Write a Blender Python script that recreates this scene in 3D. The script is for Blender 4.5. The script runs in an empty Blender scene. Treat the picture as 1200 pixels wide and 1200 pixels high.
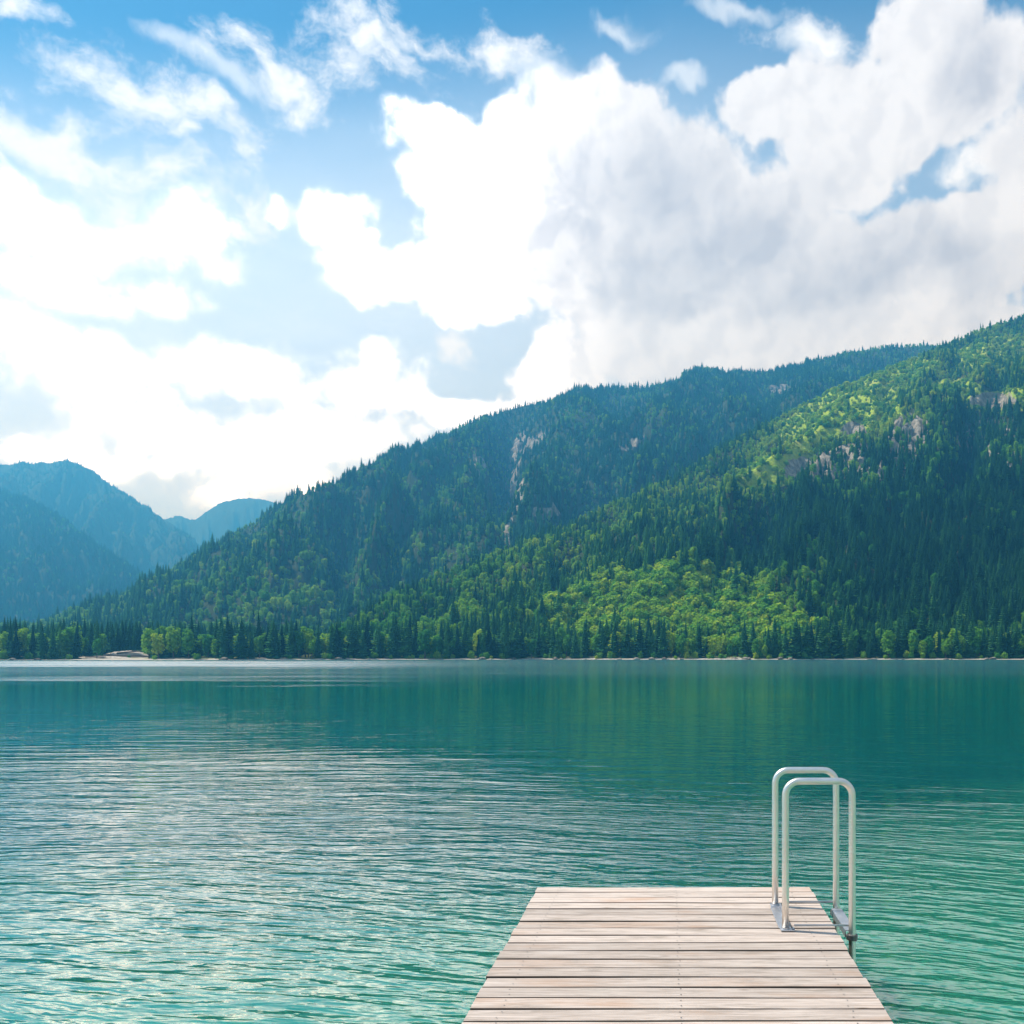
import bpy, bmesh, math, random
import numpy as np
from mathutils import Vector, Matrix

R = math.radians
scene = bpy.context.scene
col = scene.collection
rng = np.random.default_rng(7)
random.seed(7)

# ------------------------------------------------------------------ camera
FPX, CX, CY = 1060.0, 784.0, 769.0        # focal length and principal point of the 1200 px photograph
DECK_Z = 0.50                              # jetty deck above the water
EYE = DECK_Z + 1.70
cam_d = bpy.data.cameras.new('camera')
cam = bpy.data.objects.new('camera', cam_d)
col.objects.link(cam)
cam.location = (0, 0, EYE)
cam.rotation_euler = (R(90), 0, 0)
cam_d.sensor_width = 36.0
cam_d.lens = FPX / 1200 * 36.0
cam_d.shift_x = (600 - CX) / 1200          # a view camera: level, looking straight along the jetty
cam_d.shift_y = (CY - 600) / 1200
cam_d.clip_start = 0.1
cam_d.clip_end = 60000
scene.camera = cam

def P(px, py, Y):
    return ((px - CX) / FPX * Y, Y, EYE + (CY - py) / FPX * Y)

# ------------------------------------------------------------------ render settings, exposure
scene.render.engine = 'CYCLES'
scene.view_settings.view_transform = 'Standard'
scene.view_settings.look = 'None'
scene.view_settings.gamma = 1
scene.view_settings.exposure = 0.38
scene.view_settings.use_curve_mapping = False
cy = scene.cycles
cy.max_bounces = 6
cy.diffuse_bounces = 2
cy.glossy_bounces = 2
cy.transmission_bounces = 2
cy.transparent_max_bounces = 6
cy.volume_bounces = 0
cy.sample_clamp_indirect = 3.0
cy.sample_clamp_direct = 12.0
cy.caustics_reflective = False
cy.caustics_refractive = False
cy.use_denoising = True
try:
    cy.denoiser = 'OPENIMAGEDENOISE'
    cy.denoising_input_passes = 'RGB_ALBEDO_NORMAL'
    cy.denoising_prefilter = 'ACCURATE'
except Exception:
    pass

# ------------------------------------------------------------------ node helper
class NT:
    def __init__(self, tree):
        self.t = tree; self.N = tree.nodes; self.L = tree.links
    def put(self, sock, v):
        if v is None: return
        if isinstance(v, bpy.types.NodeSocket): self.L.new(v, sock)
        elif isinstance(v, bpy.types.Node): self.L.new(v.outputs[0], sock)
        else: sock.default_value = v
    def node(self, typ, props=None, **ins):
        n = self.N.new(typ)
        for k, v in (props or {}).items(): setattr(n, k, v)
        for k, v in ins.items():
            key = k.replace('_', ' ')
            self.put(n.inputs[key] if key in n.inputs else n.inputs[k], v)
        return n
    def math(self, op, a, b=None, c=None, clamp=False):
        n = self.N.new('ShaderNodeMath'); n.operation = op; n.use_clamp = clamp
        for i, v in enumerate((a, b, c)): self.put(n.inputs[i], v)
        return n.outputs[0]
    def vmath(self, op, a, b=None, scale=None):
        n = self.N.new('ShaderNodeVectorMath'); n.operation = op
        self.put(n.inputs[0], a); self.put(n.inputs[1], b)
        if scale is not None: self.put(n.inputs['Scale'], scale)
        return n.outputs['Value'] if op in ('LENGTH', 'DOT_PRODUCT', 'DISTANCE') else n.outputs[0]
    def mix(self, f, a, b, blend='MIX', clamp=True):
        n = self.N.new('ShaderNodeMix'); n.data_type = 'RGBA'; n.blend_type = blend; n.clamp_factor = clamp
        self.put(n.inputs[0], f); self.put(n.inputs[6], a); self.put(n.inputs[7], b)
        return n.outputs[2]
    def mapr(self, v, a, b, c=0.0, d=1.0, smooth=True):
        n = self.N.new('ShaderNodeMapRange')
        if smooth: n.interpolation_type = 'SMOOTHSTEP'
        for i, x in enumerate((v, a, b, c, d)): self.put(n.inputs[i], x)
        return n.outputs[0]
    def noise(self, vec, scale, detail=4.0, rough=0.5, dist=0.0, lac=2.0, out=0):
        n = self.N.new('ShaderNodeTexNoise')
        self.put(n.inputs['Vector'], vec)
        for k, v in (('Scale', scale), ('Detail', detail), ('Roughness', rough), ('Lacunarity', lac), ('Distortion', dist)):
            self.put(n.inputs[k], v)
        return n.outputs[out]
    def comb(self, x, y, z=0.0):
        n = self.N.new('ShaderNodeCombineXYZ')
        for i, v in enumerate((x, y, z)): self.put(n.inputs[i], v)
        return n.outputs[0]
    def sep(self, v):
        n = self.N.new('ShaderNodeSeparateXYZ'); self.put(n.inputs[0], v)
        return n.outputs
    def mapping(self, v, loc=(0, 0, 0), rot=(0, 0, 0), scale=(1, 1, 1), typ='POINT'):
        n = self.N.new('ShaderNodeMapping'); n.vector_type = typ
        self.put(n.inputs[0], v)
        n.inputs['Location'].default_value = loc
        n.inputs['Rotation'].default_value = rot; n.inputs['Scale'].default_value = scale
        return n.outputs[0]
    def ramp(self, f, stops, interp='LINEAR'):
        n = self.N.new('ShaderNodeValToRGB'); cr = n.color_ramp; cr.interpolation = interp
        while len(cr.elements) < len(stops): cr.elements.new(0.5)
        for e, (p, c) in zip(cr.elements, stops): e.position = p; e.color = (*c, 1)
        self.put(n.inputs[0], f)
        return n.outputs[0]

# ------------------------------------------------------------------ sun and sky
SUN_AZ, SUN_EL = -78.0, 57.0               # degrees from the viewing direction (negative = to the left), elevation
sd = Vector((math.sin(R(SUN_AZ)) * math.cos(R(SUN_EL)), math.cos(R(SUN_AZ)) * math.cos(R(SUN_EL)), math.sin(R(SUN_EL))))
sun_d = bpy.data.lights.new('sun', 'SUN')
sun_d.energy = 4.6
sun_d.angle = R(0.53)
sun_d.color = (1.0, 0.97, 0.92)
sun = bpy.data.objects.new('sun', sun_d)
col.objects.link(sun)
sun.rotation_euler = (-sd).to_track_quat('-Z', 'Y').to_euler()

world = bpy.data.worlds.new('World')
scene.world = world
world.use_nodes = True
wt = world.node_tree
wt.nodes.clear()

def azel(px, py):
    """bearing and elevation (radians) of a spot of the photograph"""
    az = math.atan((px - CX) / FPX)
    return az, math.atan((CY - py) / FPX * math.cos(az))

# cumulus banks: centre, half sizes, tilt (degrees) as seen from the jetty; each is an ellipse in bearing / elevation
CLOUDS = [
    # big cumulus in the middle
    (695, 125, 105, 88, 0), (610, 165, 95, 80, 0), (525, 165, 95, 62, 0), (520, 225, 82, 66, 0), (575, 290, 115, 90, 0),
    (665, 250, 165, 125, 0), (790, 228, 135, 108, 0), (870, 275, 190, 130, 0), (730, 340, 180, 100, 0), (800, 390, 200, 90, 0),
    (660, 440, 82, 66, 0), (930, 360, 190, 105, 0), (1030, 330, 190, 100, 0), (1120, 305, 160, 82, 0), (1200, 265, 110, 80, 0),
    (755, 292, 110, 80, 0), (560, 205, 60, 50, 0), (1105, 105, 70, 60, 0),
    (900, 420, 230, 70, 0), (1100, 400, 200, 70, 0),
    # second tower
    (900, 125, 84, 52, -10), (985, 130, 130, 92, 0), (1050, 160, 80, 56, 0), (980, 200, 110, 70, 0), (1180, 245, 80, 34, -10),
    # streamer at the top
    (1085, 45, 125, 75, 10), (1165, 95, 130, 72, 30), (1240, 150, 110, 80, 30), 
    # little cumulus between
    (395, 255, 78, 52, 0), (340, 245, 42, 30, 0), (415, 300, 60, 50, 0), (440, 335, 86, 44, 0), (510, 345, 110, 46, 0),
    (555, 330, 90, 60, 0),
    # pale banks over the valley
    (80, 265, 190, 85, 0), (235, 285, 125, 82, 0), (20, 215, 60, 60, 0), (200, 355, 95, 44, 0), (80, 340, 210, 66, 0), (40, 400, 200, 60, 0),
    # bank low over the mountains
    (90, 440, 260, 78, 0), (290, 445, 190, 66, 0), (430, 455, 125, 66, 0), (200, 510, 330, 86, 0), (380, 510, 210, 80, 0),
    (520, 475, 110, 40, 0), (60, 540, 260, 70, 0), (590, 470, 60, 22, 0), (300, 570, 200, 60, 0),
]
WISPS = [(50, 145, 150, 50, -8), (150, 112, 120, 50, -10), (225, 128, 110, 44, -5), (110, 185, 120, 36, -20), (200, 165, 60, 26, 0), (0, 165, 46, 20, 0),
         (330, 85, 90, 50, -25), (400, 78, 90, 52, -10), (440, 55, 100, 56, -10), (480, 25, 80, 36, 0), (575, 22, 80, 36, 0), (345, 128, 70, 30, 0), (20, 15, 66, 26, 10),
         (955, 35, 80, 32, -12), (1165, 190, 90, 28, 0), (300, 245, 60, 50, 0), (590, 470, 70, 24, 0), (520, 398, 46, 30, 0), (180, 215, 160, 40, 0)]
VEILS = [(740, 22, 60, 20, -10), (950, 42, 75, 28, -10), (800, 95, 40, 16, 0), (1160, 190, 80, 24, 0), (620, 60, 90, 30, 0),
         (250, 75, 120, 20, -10), (860, 10, 80, 16, 0)]
SHADES = [(740, 215, 150, 90, 15), (850, 275, 190, 100, 10), (960, 330, 190, 90, 10), (1060, 290, 120, 80, 0), (1150, 90, 100, 85, 30),
          (1130, 320, 140, 60, 0), (690, 300, 90, 60, 0), (820, 330, 120, 60, 0), (640, 330, 60, 90, 0), (210, 560, 40, 26, 20), (480, 490, 60, 22, 0)]

def ellipse_union(nt, vec, items, k=0.18):
    """soft union of ellipses in (bearing, elevation): 1 in a centre, 0 at a rim"""
    out = None
    for (px, py, rx, ry, rot) in items:
        az, el = azel(px, py)
        c = math.cos(az)
        sx = rx / FPX * c * c; sy = ry / FPX * c * math.cos(el)
        d = nt.vmath('SUBTRACT', vec, (az, el, 0))
        if rot:
            cr, sr = math.cos(R(rot)), math.sin(R(rot))
            d = nt.comb(nt.vmath('DOT_PRODUCT', d, (cr / sx, sr / sx, 0)), nt.vmath('DOT_PRODUCT', d, (-sr / sy, cr / sy, 0)), 0.0)
        else:
            d = nt.vmath('MULTIPLY', d, (1 / sx, 1 / sy, 0))
        v = nt.vmath('LENGTH', d)
        out = v if out is None else nt.math('SMOOTH_MIN', out, v, k)
    return nt.math('SUBTRACT', 1.0, out)

def noise2(nt, vec, scale, detail, rough, out=0):
    n = nt.N.new('ShaderNodeTexNoise'); n.noise_dimensions = '2D'
    nt.put(n.inputs['Vector'], vec)
    for k_, v in (('Scale', scale), ('Detail', detail), ('Roughness', rough)): nt.put(n.inputs[k_], v)
    return n.outputs[out]

def puffs(nt, vec, scale):
    n = nt.N.new('ShaderNodeTexVoronoi'); n.voronoi_dimensions = '2D'; n.feature = 'F1'
    nt.put(n.inputs['Vector'], vec); n.inputs['Scale'].default_value = scale
    d = n.outputs['Distance']
    return nt.math('SUBTRACT', 0.32, nt.math('MULTIPLY', d, d))

def cloud_detail():
    """cauliflower relief: puffs on puffs, broken by fractal noise"""
    g = bpy.data.node_groups.new('cloud_detail', 'ShaderNodeTree')
    g.interface.new_socket('Vector', in_out='INPUT', socket_type='NodeSocketVector')
    g.interface.new_socket('Relief', in_out='OUTPUT', socket_type='NodeSocketFloat')
    nt = NT(g)
    gi = g.nodes.new('NodeGroupInput'); go = g.nodes.new('NodeGroupOutput')
    v = gi.outputs[0]
    w2 = nt.vmath('SCALE', nt.vmath('SUBTRACT', noise2(nt, v, 30.0, 2, 0.5, 1), (0.5, 0.5, 0.5)), scale=0.022)
    v2 = nt.vmath('ADD', v, w2)
    d = nt.math('MULTIPLY', puffs(nt, v2, 15.0), 0.26)
    d = nt.math('ADD', d, nt.math('MULTIPLY', puffs(nt, nt.vmath('ADD', v2, (3.1, 1.7, 0)), 37.0), 0.17))
    d = nt.math('ADD', d, nt.math('MULTIPLY', nt.math('SUBTRACT', noise2(nt, v, 17.0, 8, 0.62), 0.5), 0.72))
    nt.L.new(d, go.inputs[0])
    return g

W = NT(wt)
geo = W.N.new('ShaderNodeTexCoord')
D = W.vmath('NORMALIZE', geo.outputs['Generated'])
ds = W.sep(D)
az = W.math('ARCTAN2', ds[0], ds[1])
el = W.math('ARCSINE', ds[2])
AE = W.comb(az, el, 0.0)
CD = cloud_detail()
warp = W.vmath('SUBTRACT', noise2(W, AE, 7.0, 4, 0.55, 1), (0.5, 0.5, 0.5))
AW = W.vmath('MULTIPLY', W.vmath('ADD', AE, W.vmath('SCALE', warp, scale=0.085)), (1, 1, 0))
c0 = W.N.new('ShaderNodeGroup'); c0.node_tree = CD; W.L.new(AE, c0.inputs[0])
sun_ae = (R(SUN_AZ), R(SUN_EL), 0.0)
to_sun = W.vmath('SCALE', W.vmath('NORMALIZE', W.vmath('SUBTRACT', sun_ae, AE)), scale=0.016)
c1 = W.N.new('ShaderNodeGroup'); c1.node_tree = CD; W.L.new(W.vmath('ADD', AE, to_sun), c1.inputs[0])
base = ellipse_union(W, AW, CLOUDS)
# the same kind of broken cumulus goes on all round the sky
far = W.math('MAXIMUM', W.mapr(W.math('ABSOLUTE', W.math('ADD', az, 0.12)), 0.50, 0.75), W.mapr(el, 0.63, 0.80))
other = W.math('MULTIPLY', W.mapr(noise2(W, W.vmath('ADD', AE, (4.3, 1.7, 0)), 2.6, 2, 0.5), 0.44, 0.66), W.math('MULTIPLY', far, 0.6))
base = W.math('MAXIMUM', base, other)
dens = W.math('ADD', W.math('MULTIPLY', base, 1.5), c0.outputs[0])

sky = W.N.new('ShaderNodeTexSky'); sky.sky_type = 'NISHITA'
sky.sun_disc = False
sky.sun_elevation = R(SUN_EL)
sky.sun_rotation = R(SUN_AZ)
sky.altitude = 900; sky.air_density = 1.0; sky.dust_density = 0.6; sky.ozone_density = 2.2
SKY_STRENGTH = 0.10
k = 1.0 / SKY_STRENGTH
blue = W.mix(1.0, sky.outputs[0], (0.42, 0.88, 1.06, 1), 'MULTIPLY')
# thin high veil: whitens the lower sky, leaves the top deep blue
sunward = W.mapr(W.math('COSINE', W.math('SUBTRACT', az, R(-54.0))), 0.60, 0.92)
veil_n = noise2(W, W.vmath('MULTIPLY', AE, (1.0, 2.4, 1.0)), 4.0, 4, 0.55)
veil = W.math('MULTIPLY', W.math('MULTIPLY', W.mapr(W.math('ADD', el, W.math('MULTIPLY', W.math('MAXIMUM', W.math('MULTIPLY', az, -1.0), 0.0), 0.20)), 0.66, 0.48), W.mapr(az, 0.35, -0.30, 0.50, 1.0)), W.mapr(veil_n, 0.1, 0.8, 0.78, 1.0))
sun_near = W.vmath('DOT_PRODUCT', D, tuple(sd))
veil = W.math('ADD', veil, W.math('MULTIPLY', W.mapr(sun_near, 0.80, 1.0), 0.35), clamp=True)
veil_col = W.mix(W.mapr(el, 0.05, 0.55), (0.80 * k, 0.84 * k, 0.90 * k, 1), (0.55 * k, 0.67 * k, 0.83 * k, 1))
veil_col = W.vmath('SCALE', veil_col, scale=W.math('ADD', 1.0, W.math('MULTIPLY', sunward, 0.25)))
blue = W.mix(W.math('MULTIPLY', veil, 0.92), blue, veil_col)
fine = W.math('SUBTRACT', noise2(W, W.vmath('ADD', AW, (9.0, 2.0, 0)), 16.0, 7, 0.66), 0.5)
thin = ellipse_union(W, AW, VEILS, 0.05)
thin_a = W.math('MULTIPLY', W.mapr(W.math('ADD', thin, W.math('MULTIPLY', fine, 1.3)), 0.05, 0.95), 0.6)
blue = W.mix(thin_a, blue, (0.88 * k, 0.92 * k, 0.97 * k, 1))
fine2 = W.math('SUBTRACT', noise2(W, W.vmath('MULTIPLY', W.vmath('ADD', AE, W.vmath('SCALE', warp, scale=0.04)), (1.0, 1.5, 1.0)), 13.0, 8, 0.68), 0.5)
wisp = ellipse_union(W, W.vmath('ADD', AE, W.vmath('SCALE', warp, scale=0.13)), WISPS, 0.25)
wisp_a = W.math('MULTIPLY', W.mapr(W.math('ADD', W.math('MULTIPLY', wisp, 0.85), W.math('MULTIPLY', fine2, 2.1)), 0.06, 0.95), 0.93)
blue = W.mix(wisp_a, blue, (0.93 * k, 0.94 * k, 0.96 * k, 1))
# cumulus: crisp towers, ragged thinner banks to the left
soft = W.mapr(W.vmath('DOT_PRODUCT', AE, (1.0, 0.25, 0.0)), -0.42, -0.05, 1.05, 0.26)
soft = W.math('ADD', soft, W.mapr(noise2(W, AE, 6.0, 1, 0.5), 0.4, 0.7, 0.0, 0.14))
alpha = W.mapr(dens, 0.36, W.math('ADD', 0.36, soft))
alpha = W.math('POWER', alpha, W.math('ADD', 1.0, W.math('MULTIPLY', sunward, 1.15)))
relief = W.math('SUBTRACT', c0.outputs[0], c1.outputs[0])
lit = W.mapr(relief, -0.13, 0.07, 0.0, 1.0)
shade = ellipse_union(W, W.vmath('ADD', AE, W.vmath('SCALE', warp, scale=0.15)), SHADES)
shade = W.mapr(W.math('ADD', shade, W.math('MULTIPLY', fine, 0.22)), 0.0, 0.85)
body = W.mapr(dens, 0.65, 1.5)
dark = W.math('MULTIPLY', shade, W.math('ADD', 0.46, W.math('MULTIPLY', body, 0.42)))
dark = W.math('ADD', dark, W.math('MULTIPLY', W.math('SUBTRACT', 1.0, lit), W.math('ADD', 0.27, W.math('MULTIPLY', sunward, 0.50))), clamp=True)
grey = W.mix(sunward, (0.60 * k, 0.61 * k, 0.67 * k, 1), (0.42 * k, 0.42 * k, 0.44 * k, 1))
ccol = W.mix(dark, (0.985 * k, 0.99 * k, 1.02 * k, 1), grey)
# the sunward side of the sky is far brighter
glow = W.math('ADD', 0.84, W.math("MULTIPLY", sunward, 2.0))
ccol = W.vmath('SCALE', ccol, scale=glow)
sky_all = W.mix(alpha, blue, ccol)
bg = W.N.new('ShaderNodeBackground')
W.L.new(sky_all, bg.inputs[0]); bg.inputs[1].default_value = SKY_STRENGTH
world.cycles.sampling_method = 'MANUAL'
world.cycles.sample_map_resolution = 512
wo = W.N.new('ShaderNodeOutputWorld'); W.L.new(bg.outputs[0], wo.inputs[0])

# ------------------------------------------------------------------ scene helpers
def tag(o, label=None, cat=None, group=None, kind=None):
    if label: o['label'] = label
    if cat: o['category'] = cat
    if group: o['group'] = group
    if kind: o['kind'] = kind
    return o

def empty(name, loc=(0, 0, 0), rz=0.0):
    o = bpy.data.objects.new(name, None)
    o.empty_display_size = 0.2
    o.location = loc; o.rotation_euler = (0, 0, rz)
    col.objects.link(o)
    return o

def mesh_obj(name, verts, faces, mat, parent=None, smooth=False, attrs=None):
    me = bpy.data.meshes.new(name)
    me.from_pydata([tuple(v) for v in verts], [], [tuple(f) for f in faces])
    me.update()
    if smooth: me.shade_smooth()
    for an, arr in (attrs or {}).items():
        a = me.attributes.new(an, 'FLOAT', 'POINT')
        a.data.foreach_set('value', np.asarray(arr, dtype=np.float32))
    if mat: me.materials.append(mat)
    o = bpy.data.objects.new(name, me)
    col.objects.link(o)
    if parent: o.parent = parent
    return o

def bm_obj(name, bm, mat, parent=None, smooth=False):
    me = bpy.data.meshes.new(name)
    bmesh.ops.recalc_face_normals(bm, faces=bm.faces)
    bm.to_mesh(me); bm.free()
    if smooth: me.shade_smooth()
    me.materials.append(mat)
    o = bpy.data.objects.new(name, me)
    col.objects.link(o)
    if parent: o.parent = parent
    return o

def add_box(bm, c, s, bev=0.0, rz=0.0):
    r = bmesh.ops.create_cube(bm, size=1.0)
    vs = r['verts']
    M = Matrix.Translation(c) @ Matrix.Rotation(rz, 4, 'Z') @ Matrix.Diagonal((*s, 1))
    bmesh.ops.transform(bm, matrix=M, verts=vs)
    if bev > 0:
        es = {e for v in vs for e in v.link_edges}
        bmesh.ops.bevel(bm, geom=list(es), offset=bev, segments=2, affect='EDGES', profile=0.5)

def add_tube(bm, pts, r, seg=14, cap=True):
    pts = [Vector(p) for p in pts]
    rings = []
    up = None
    for i, p in enumerate(pts):
        t = (pts[min(i + 1, len(pts) - 1)] - pts[max(i - 1, 0)]).normalized()
        if up is None:
            a = Vector((0, 1, 0)) if abs(t.y) < 0.9 else Vector((1, 0, 0))
            up = (a - t * a.dot(t)).normalized()
        else:
            up = (up - t * up.dot(t)).normalized()
        b = t.cross(up)
        rr = r[i] if isinstance(r, (list, tuple)) else r
        rings.append([bm.verts.new(p + (up * math.cos(2 * math.pi * k / seg) + b * math.sin(2 * math.pi * k / seg)) * rr) for k in range(seg)])
    for a, b in zip(rings, rings[1:]):
        for k in range(seg):
            bm.faces.new((a[k], a[(k + 1) % seg], b[(k + 1) % seg], b[k]))
    if cap:
        bm.faces.new(rings[0][::-1]); bm.faces.new(rings[-1])

def new_mat(name):
    m = bpy.data.materials.new(name); m.use_nodes = True
    m.node_tree.nodes.clear()
    nt = NT(m.node_tree)
    out = nt.N.new('ShaderNodeOutputMaterial')
    return m, nt, out

# lattice noise in numpy, for terrain and scattering
_tab = np.random.default_rng(11).random((256, 256))
def vnoise(x, y):
    x = np.asarray(x, float); y = np.asarray(y, float)
    xi = np.floor(x).astype(int); yi = np.floor(y).astype(int)
    fx = x - xi; fy = y - yi
    fx = fx * fx * fx * (fx * (fx * 6 - 15) + 10); fy = fy * fy * fy * (fy * (fy * 6 - 15) + 10)
    a = _tab[xi % 256, yi % 256]; b = _tab[(xi + 1) % 256, yi % 256]
    c = _tab[xi % 256, (yi + 1) % 256]; d = _tab[(xi + 1) % 256, (yi + 1) % 256]
    return (a * (1 - fx) + b * fx) * (1 - fy) + (c * (1 - fx) + d * fx) * fy
def fbm(x, y, o=5, g=0.5):
    s = 0; a = 1; n = 0
    for i in range(o):
        s = s + a * vnoise(x * 2 ** i + 17.3 * i, y * 2 ** i + 5.1 * i); n += a; a *= g
    return s / n
def sstep(a, b, x):
    t = np.clip((x - a) / (b - a), 0, 1)
    return t * t * (3 - 2 * t)
def ell(px, py, cx, cy_, rx, ry, rot=0.0):
    c, s = math.cos(R(rot)), math.sin(R(rot))
    dx, dy = px - cx, py - cy_
    return np.hypot((dx * c + dy * s) / rx, (-dx * s + dy * c) / ry)

# ------------------------------------------------------------------ materials
def grass_rock_mat():
    m, nt, out = new_mat('slope_ground')
    tc = nt.N.new('ShaderNodeNewGeometry')
    pos = tc.outputs['Position']
    mead = nt.N.new('ShaderNodeAttribute'); mead.attribute_name = 'meadow'
    rock = nt.N.new('ShaderNodeAttribute'); rock.attribute_name = 'rock'
    n1 = nt.noise(pos, 0.03, 6, 0.6)
    n2 = nt.noise(pos, 0.22, 5, 0.65)
    forest = nt.mix(n2, (0.020, 0.036, 0.014, 1), (0.055, 0.075, 0.026, 1))
    grass = nt.mix(nt.mapr(n2, 0.35, 0.65), (0.20, 0.32, 0.025, 1), (0.36, 0.47, 0.04, 1))
    grass = nt.mix(nt.mapr(n1, 0.5, 0.7, 0, 0.6), grass, (0.40, 0.38, 0.12, 1))
    c = nt.mix(nt.mapr(nt.math('ADD', mead.outputs['Fac'], nt.math('MULTIPLY', nt.math('SUBTRACT', n2, 0.5), 0.5)), 0.3, 0.6), forest, grass)
    rn = nt.noise(nt.mapping(pos, scale=(1, 1, 0.35)), 0.15, 8, 0.7)
    rockc = nt.mix(nt.mapr(rn, 0.35, 0.68), (0.12, 0.112, 0.09, 1), (0.40, 0.37, 0.31, 1))
    c = nt.mix(nt.mapr(nt.math('ADD', rock.outputs['Fac'], nt.math('MULTIPLY', nt.math('SUBTRACT', rn, 0.5), 0.9)), 0.42, 0.6), c, rockc)
    b = nt.node('ShaderNodeBump', None, Strength=0.9, Distance=2.0, Height=nt.math('ADD', rn, n2))
    p = nt.node('ShaderNodeBsdfPrincipled', None, Base_Color=c, Roughness=0.95, Normal=b.outputs[0])
    p.inputs['Specular IOR Level'].default_value = 0.1
    nt.L.new(p.outputs[0], out.inputs[0])
    return m

def ground_mat():
    m, nt, out = new_mat('shore_ground')
    g = nt.N.new('ShaderNodeNewGeometry'); pos = g.outputs['Position']
    z = nt.sep(pos)[2]
    n1 = nt.noise(pos, 0.06, 5, 0.6); n2 = nt.noise(pos, 1.3, 6, 0.65); n3 = nt.noise(pos, 7.0, 6, 0.7)
    vor = nt.N.new('ShaderNodeTexVoronoi'); nt.L.new(pos, vor.inputs['Vector']); vor.inputs['Scale'].default_value = 5.0
    pebble = nt.mix(nt.mapr(vor.outputs['Color'], 0.1, 0.9), (0.26, 0.24, 0.20, 1), (0.58, 0.55, 0.49, 1))
    gravel = nt.mix(0.5, pebble, nt.mix(n3, (0.34, 0.31, 0.26, 1), (0.60, 0.57, 0.51, 1)))
    weed = nt.mix(nt.mapr(n2, 0.52, 0.66), gravel, (0.10, 0.13, 0.05, 1))
    bedc = nt.mix(nt.mapr(z, -6.0, -0.05), weed, weed)
    grass = nt.mix(n2, (0.08, 0.11, 0.03, 1), (0.24, 0.27, 0.08, 1))
    hi = nt.mapr(nt.math('ADD', z, nt.math('MULTIPLY', nt.math('SUBTRACT', n1, 0.5), 6.0)), 0.7, 1.3)
    above = nt.mix(hi, gravel, grass)
    c = nt.mix(nt.mapr(z, -0.1, 0.15), bedc, above)
    b = nt.node('ShaderNodeBump', None, Strength=0.6, Distance=0.06, Height=nt.math('ADD', n3, vor.outputs['Distance']))
    p = nt.node('ShaderNodeBsdfPrincipled', None, Base_Color=c, Roughness=0.9, Normal=b.outputs[0])
    p.inputs['Specular IOR Level'].default_value = 0.15
    nt.L.new(p.outputs[0], out.inputs[0])
    return m

def gravel_mat():
    m, nt, out = new_mat('pale_gravel')
    g = nt.N.new('ShaderNodeNewGeometry'); pos = g.outputs['Position']
    n1 = nt.noise(pos, 0.5, 6, 0.65); n2 = nt.noise(pos, 4.0, 6, 0.7)
    c = nt.mix(nt.mapr(n1, 0.35, 0.65), (0.30, 0.27, 0.235, 1), (0.58, 0.54, 0.49, 1))
    c = nt.mix(nt.mapr(n2, 0.5, 0.7, 0, 0.5), c, (0.22, 0.20, 0.17, 1))
    b = nt.node('ShaderNodeBump', None, Strength=0.8, Distance=0.2, Height=nt.math('ADD', n1, n2))
    p = nt.node('ShaderNodeBsdfPrincipled', None, Base_Color=c, Roughness=0.95, Normal=b.outputs[0])
    nt.L.new(p.outputs[0], out.inputs[0])
    return m

def rock_mat():
    m, nt, out = new_mat('limestone')
    tc = nt.N.new('ShaderNodeTexCoord'); g = nt.N.new('ShaderNodeNewGeometry')
    pos = g.outputs['Position']
    n1 = nt.noise(nt.mapping(pos, scale=(1, 1, 0.4)), 0.12, 8, 0.7)
    n2 = nt.noise(pos, 0.6, 6, 0.7)
    c = nt.mix(nt.mapr(n1, 0.35, 0.65), (0.11, 0.10, 0.085, 1), (0.38, 0.35, 0.295, 1))
    c = nt.mix(nt.mapr(n2, 0.55, 0.7), c, (0.07, 0.095, 0.035, 1))
    b = nt.node('ShaderNodeBump', None, Strength=1.0, Distance=1.2, Height=nt.math('ADD', n1, n2))
    p = nt.node('ShaderNodeBsdfPrincipled', None, Base_Color=c, Roughness=0.95, Normal=b.outputs[0])
    p.inputs['Specular IOR Level'].default_value = 0.15
    nt.L.new(p.outputs[0], out.inputs[0])
    return m

def leaf_mat(name, stops, trans=0.28):
    m, nt, out = new_mat(name)
    a = nt.N.new('ShaderNodeAttribute'); a.attribute_type = 'INSTANCER'; a.attribute_name = 'tint'
    oi = nt.N.new('ShaderNodeObjectInfo')
    g = nt.N.new('ShaderNodeNewGeometry')
    n = nt.noise(g.outputs['Position'], 0.55, 3, 0.6)
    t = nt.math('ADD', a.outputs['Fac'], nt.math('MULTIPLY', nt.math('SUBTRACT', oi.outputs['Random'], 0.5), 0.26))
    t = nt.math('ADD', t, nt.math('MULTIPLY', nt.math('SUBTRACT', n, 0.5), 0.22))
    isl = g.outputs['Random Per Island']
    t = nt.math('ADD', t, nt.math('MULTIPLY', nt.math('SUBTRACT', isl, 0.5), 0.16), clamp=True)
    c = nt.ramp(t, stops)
    d = nt.node('ShaderNodeBsdfDiffuse', None, Color=c)
    tcol = nt.mix(1.0, c, (1.15, 1.25, 0.55, 1), 'MULTIPLY')
    tr = nt.node('ShaderNodeBsdfTranslucent', None, Color=tcol)
    mx = nt.node('ShaderNodeMixShader', None)
    mx.inputs[0].default_value = trans
    nt.L.new(d.outputs[0], mx.inputs[1]); nt.L.new(tr.outputs[0], mx.inputs[2])
    nt.L.new(mx.outputs[0], out.inputs[0])
    return m

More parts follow.
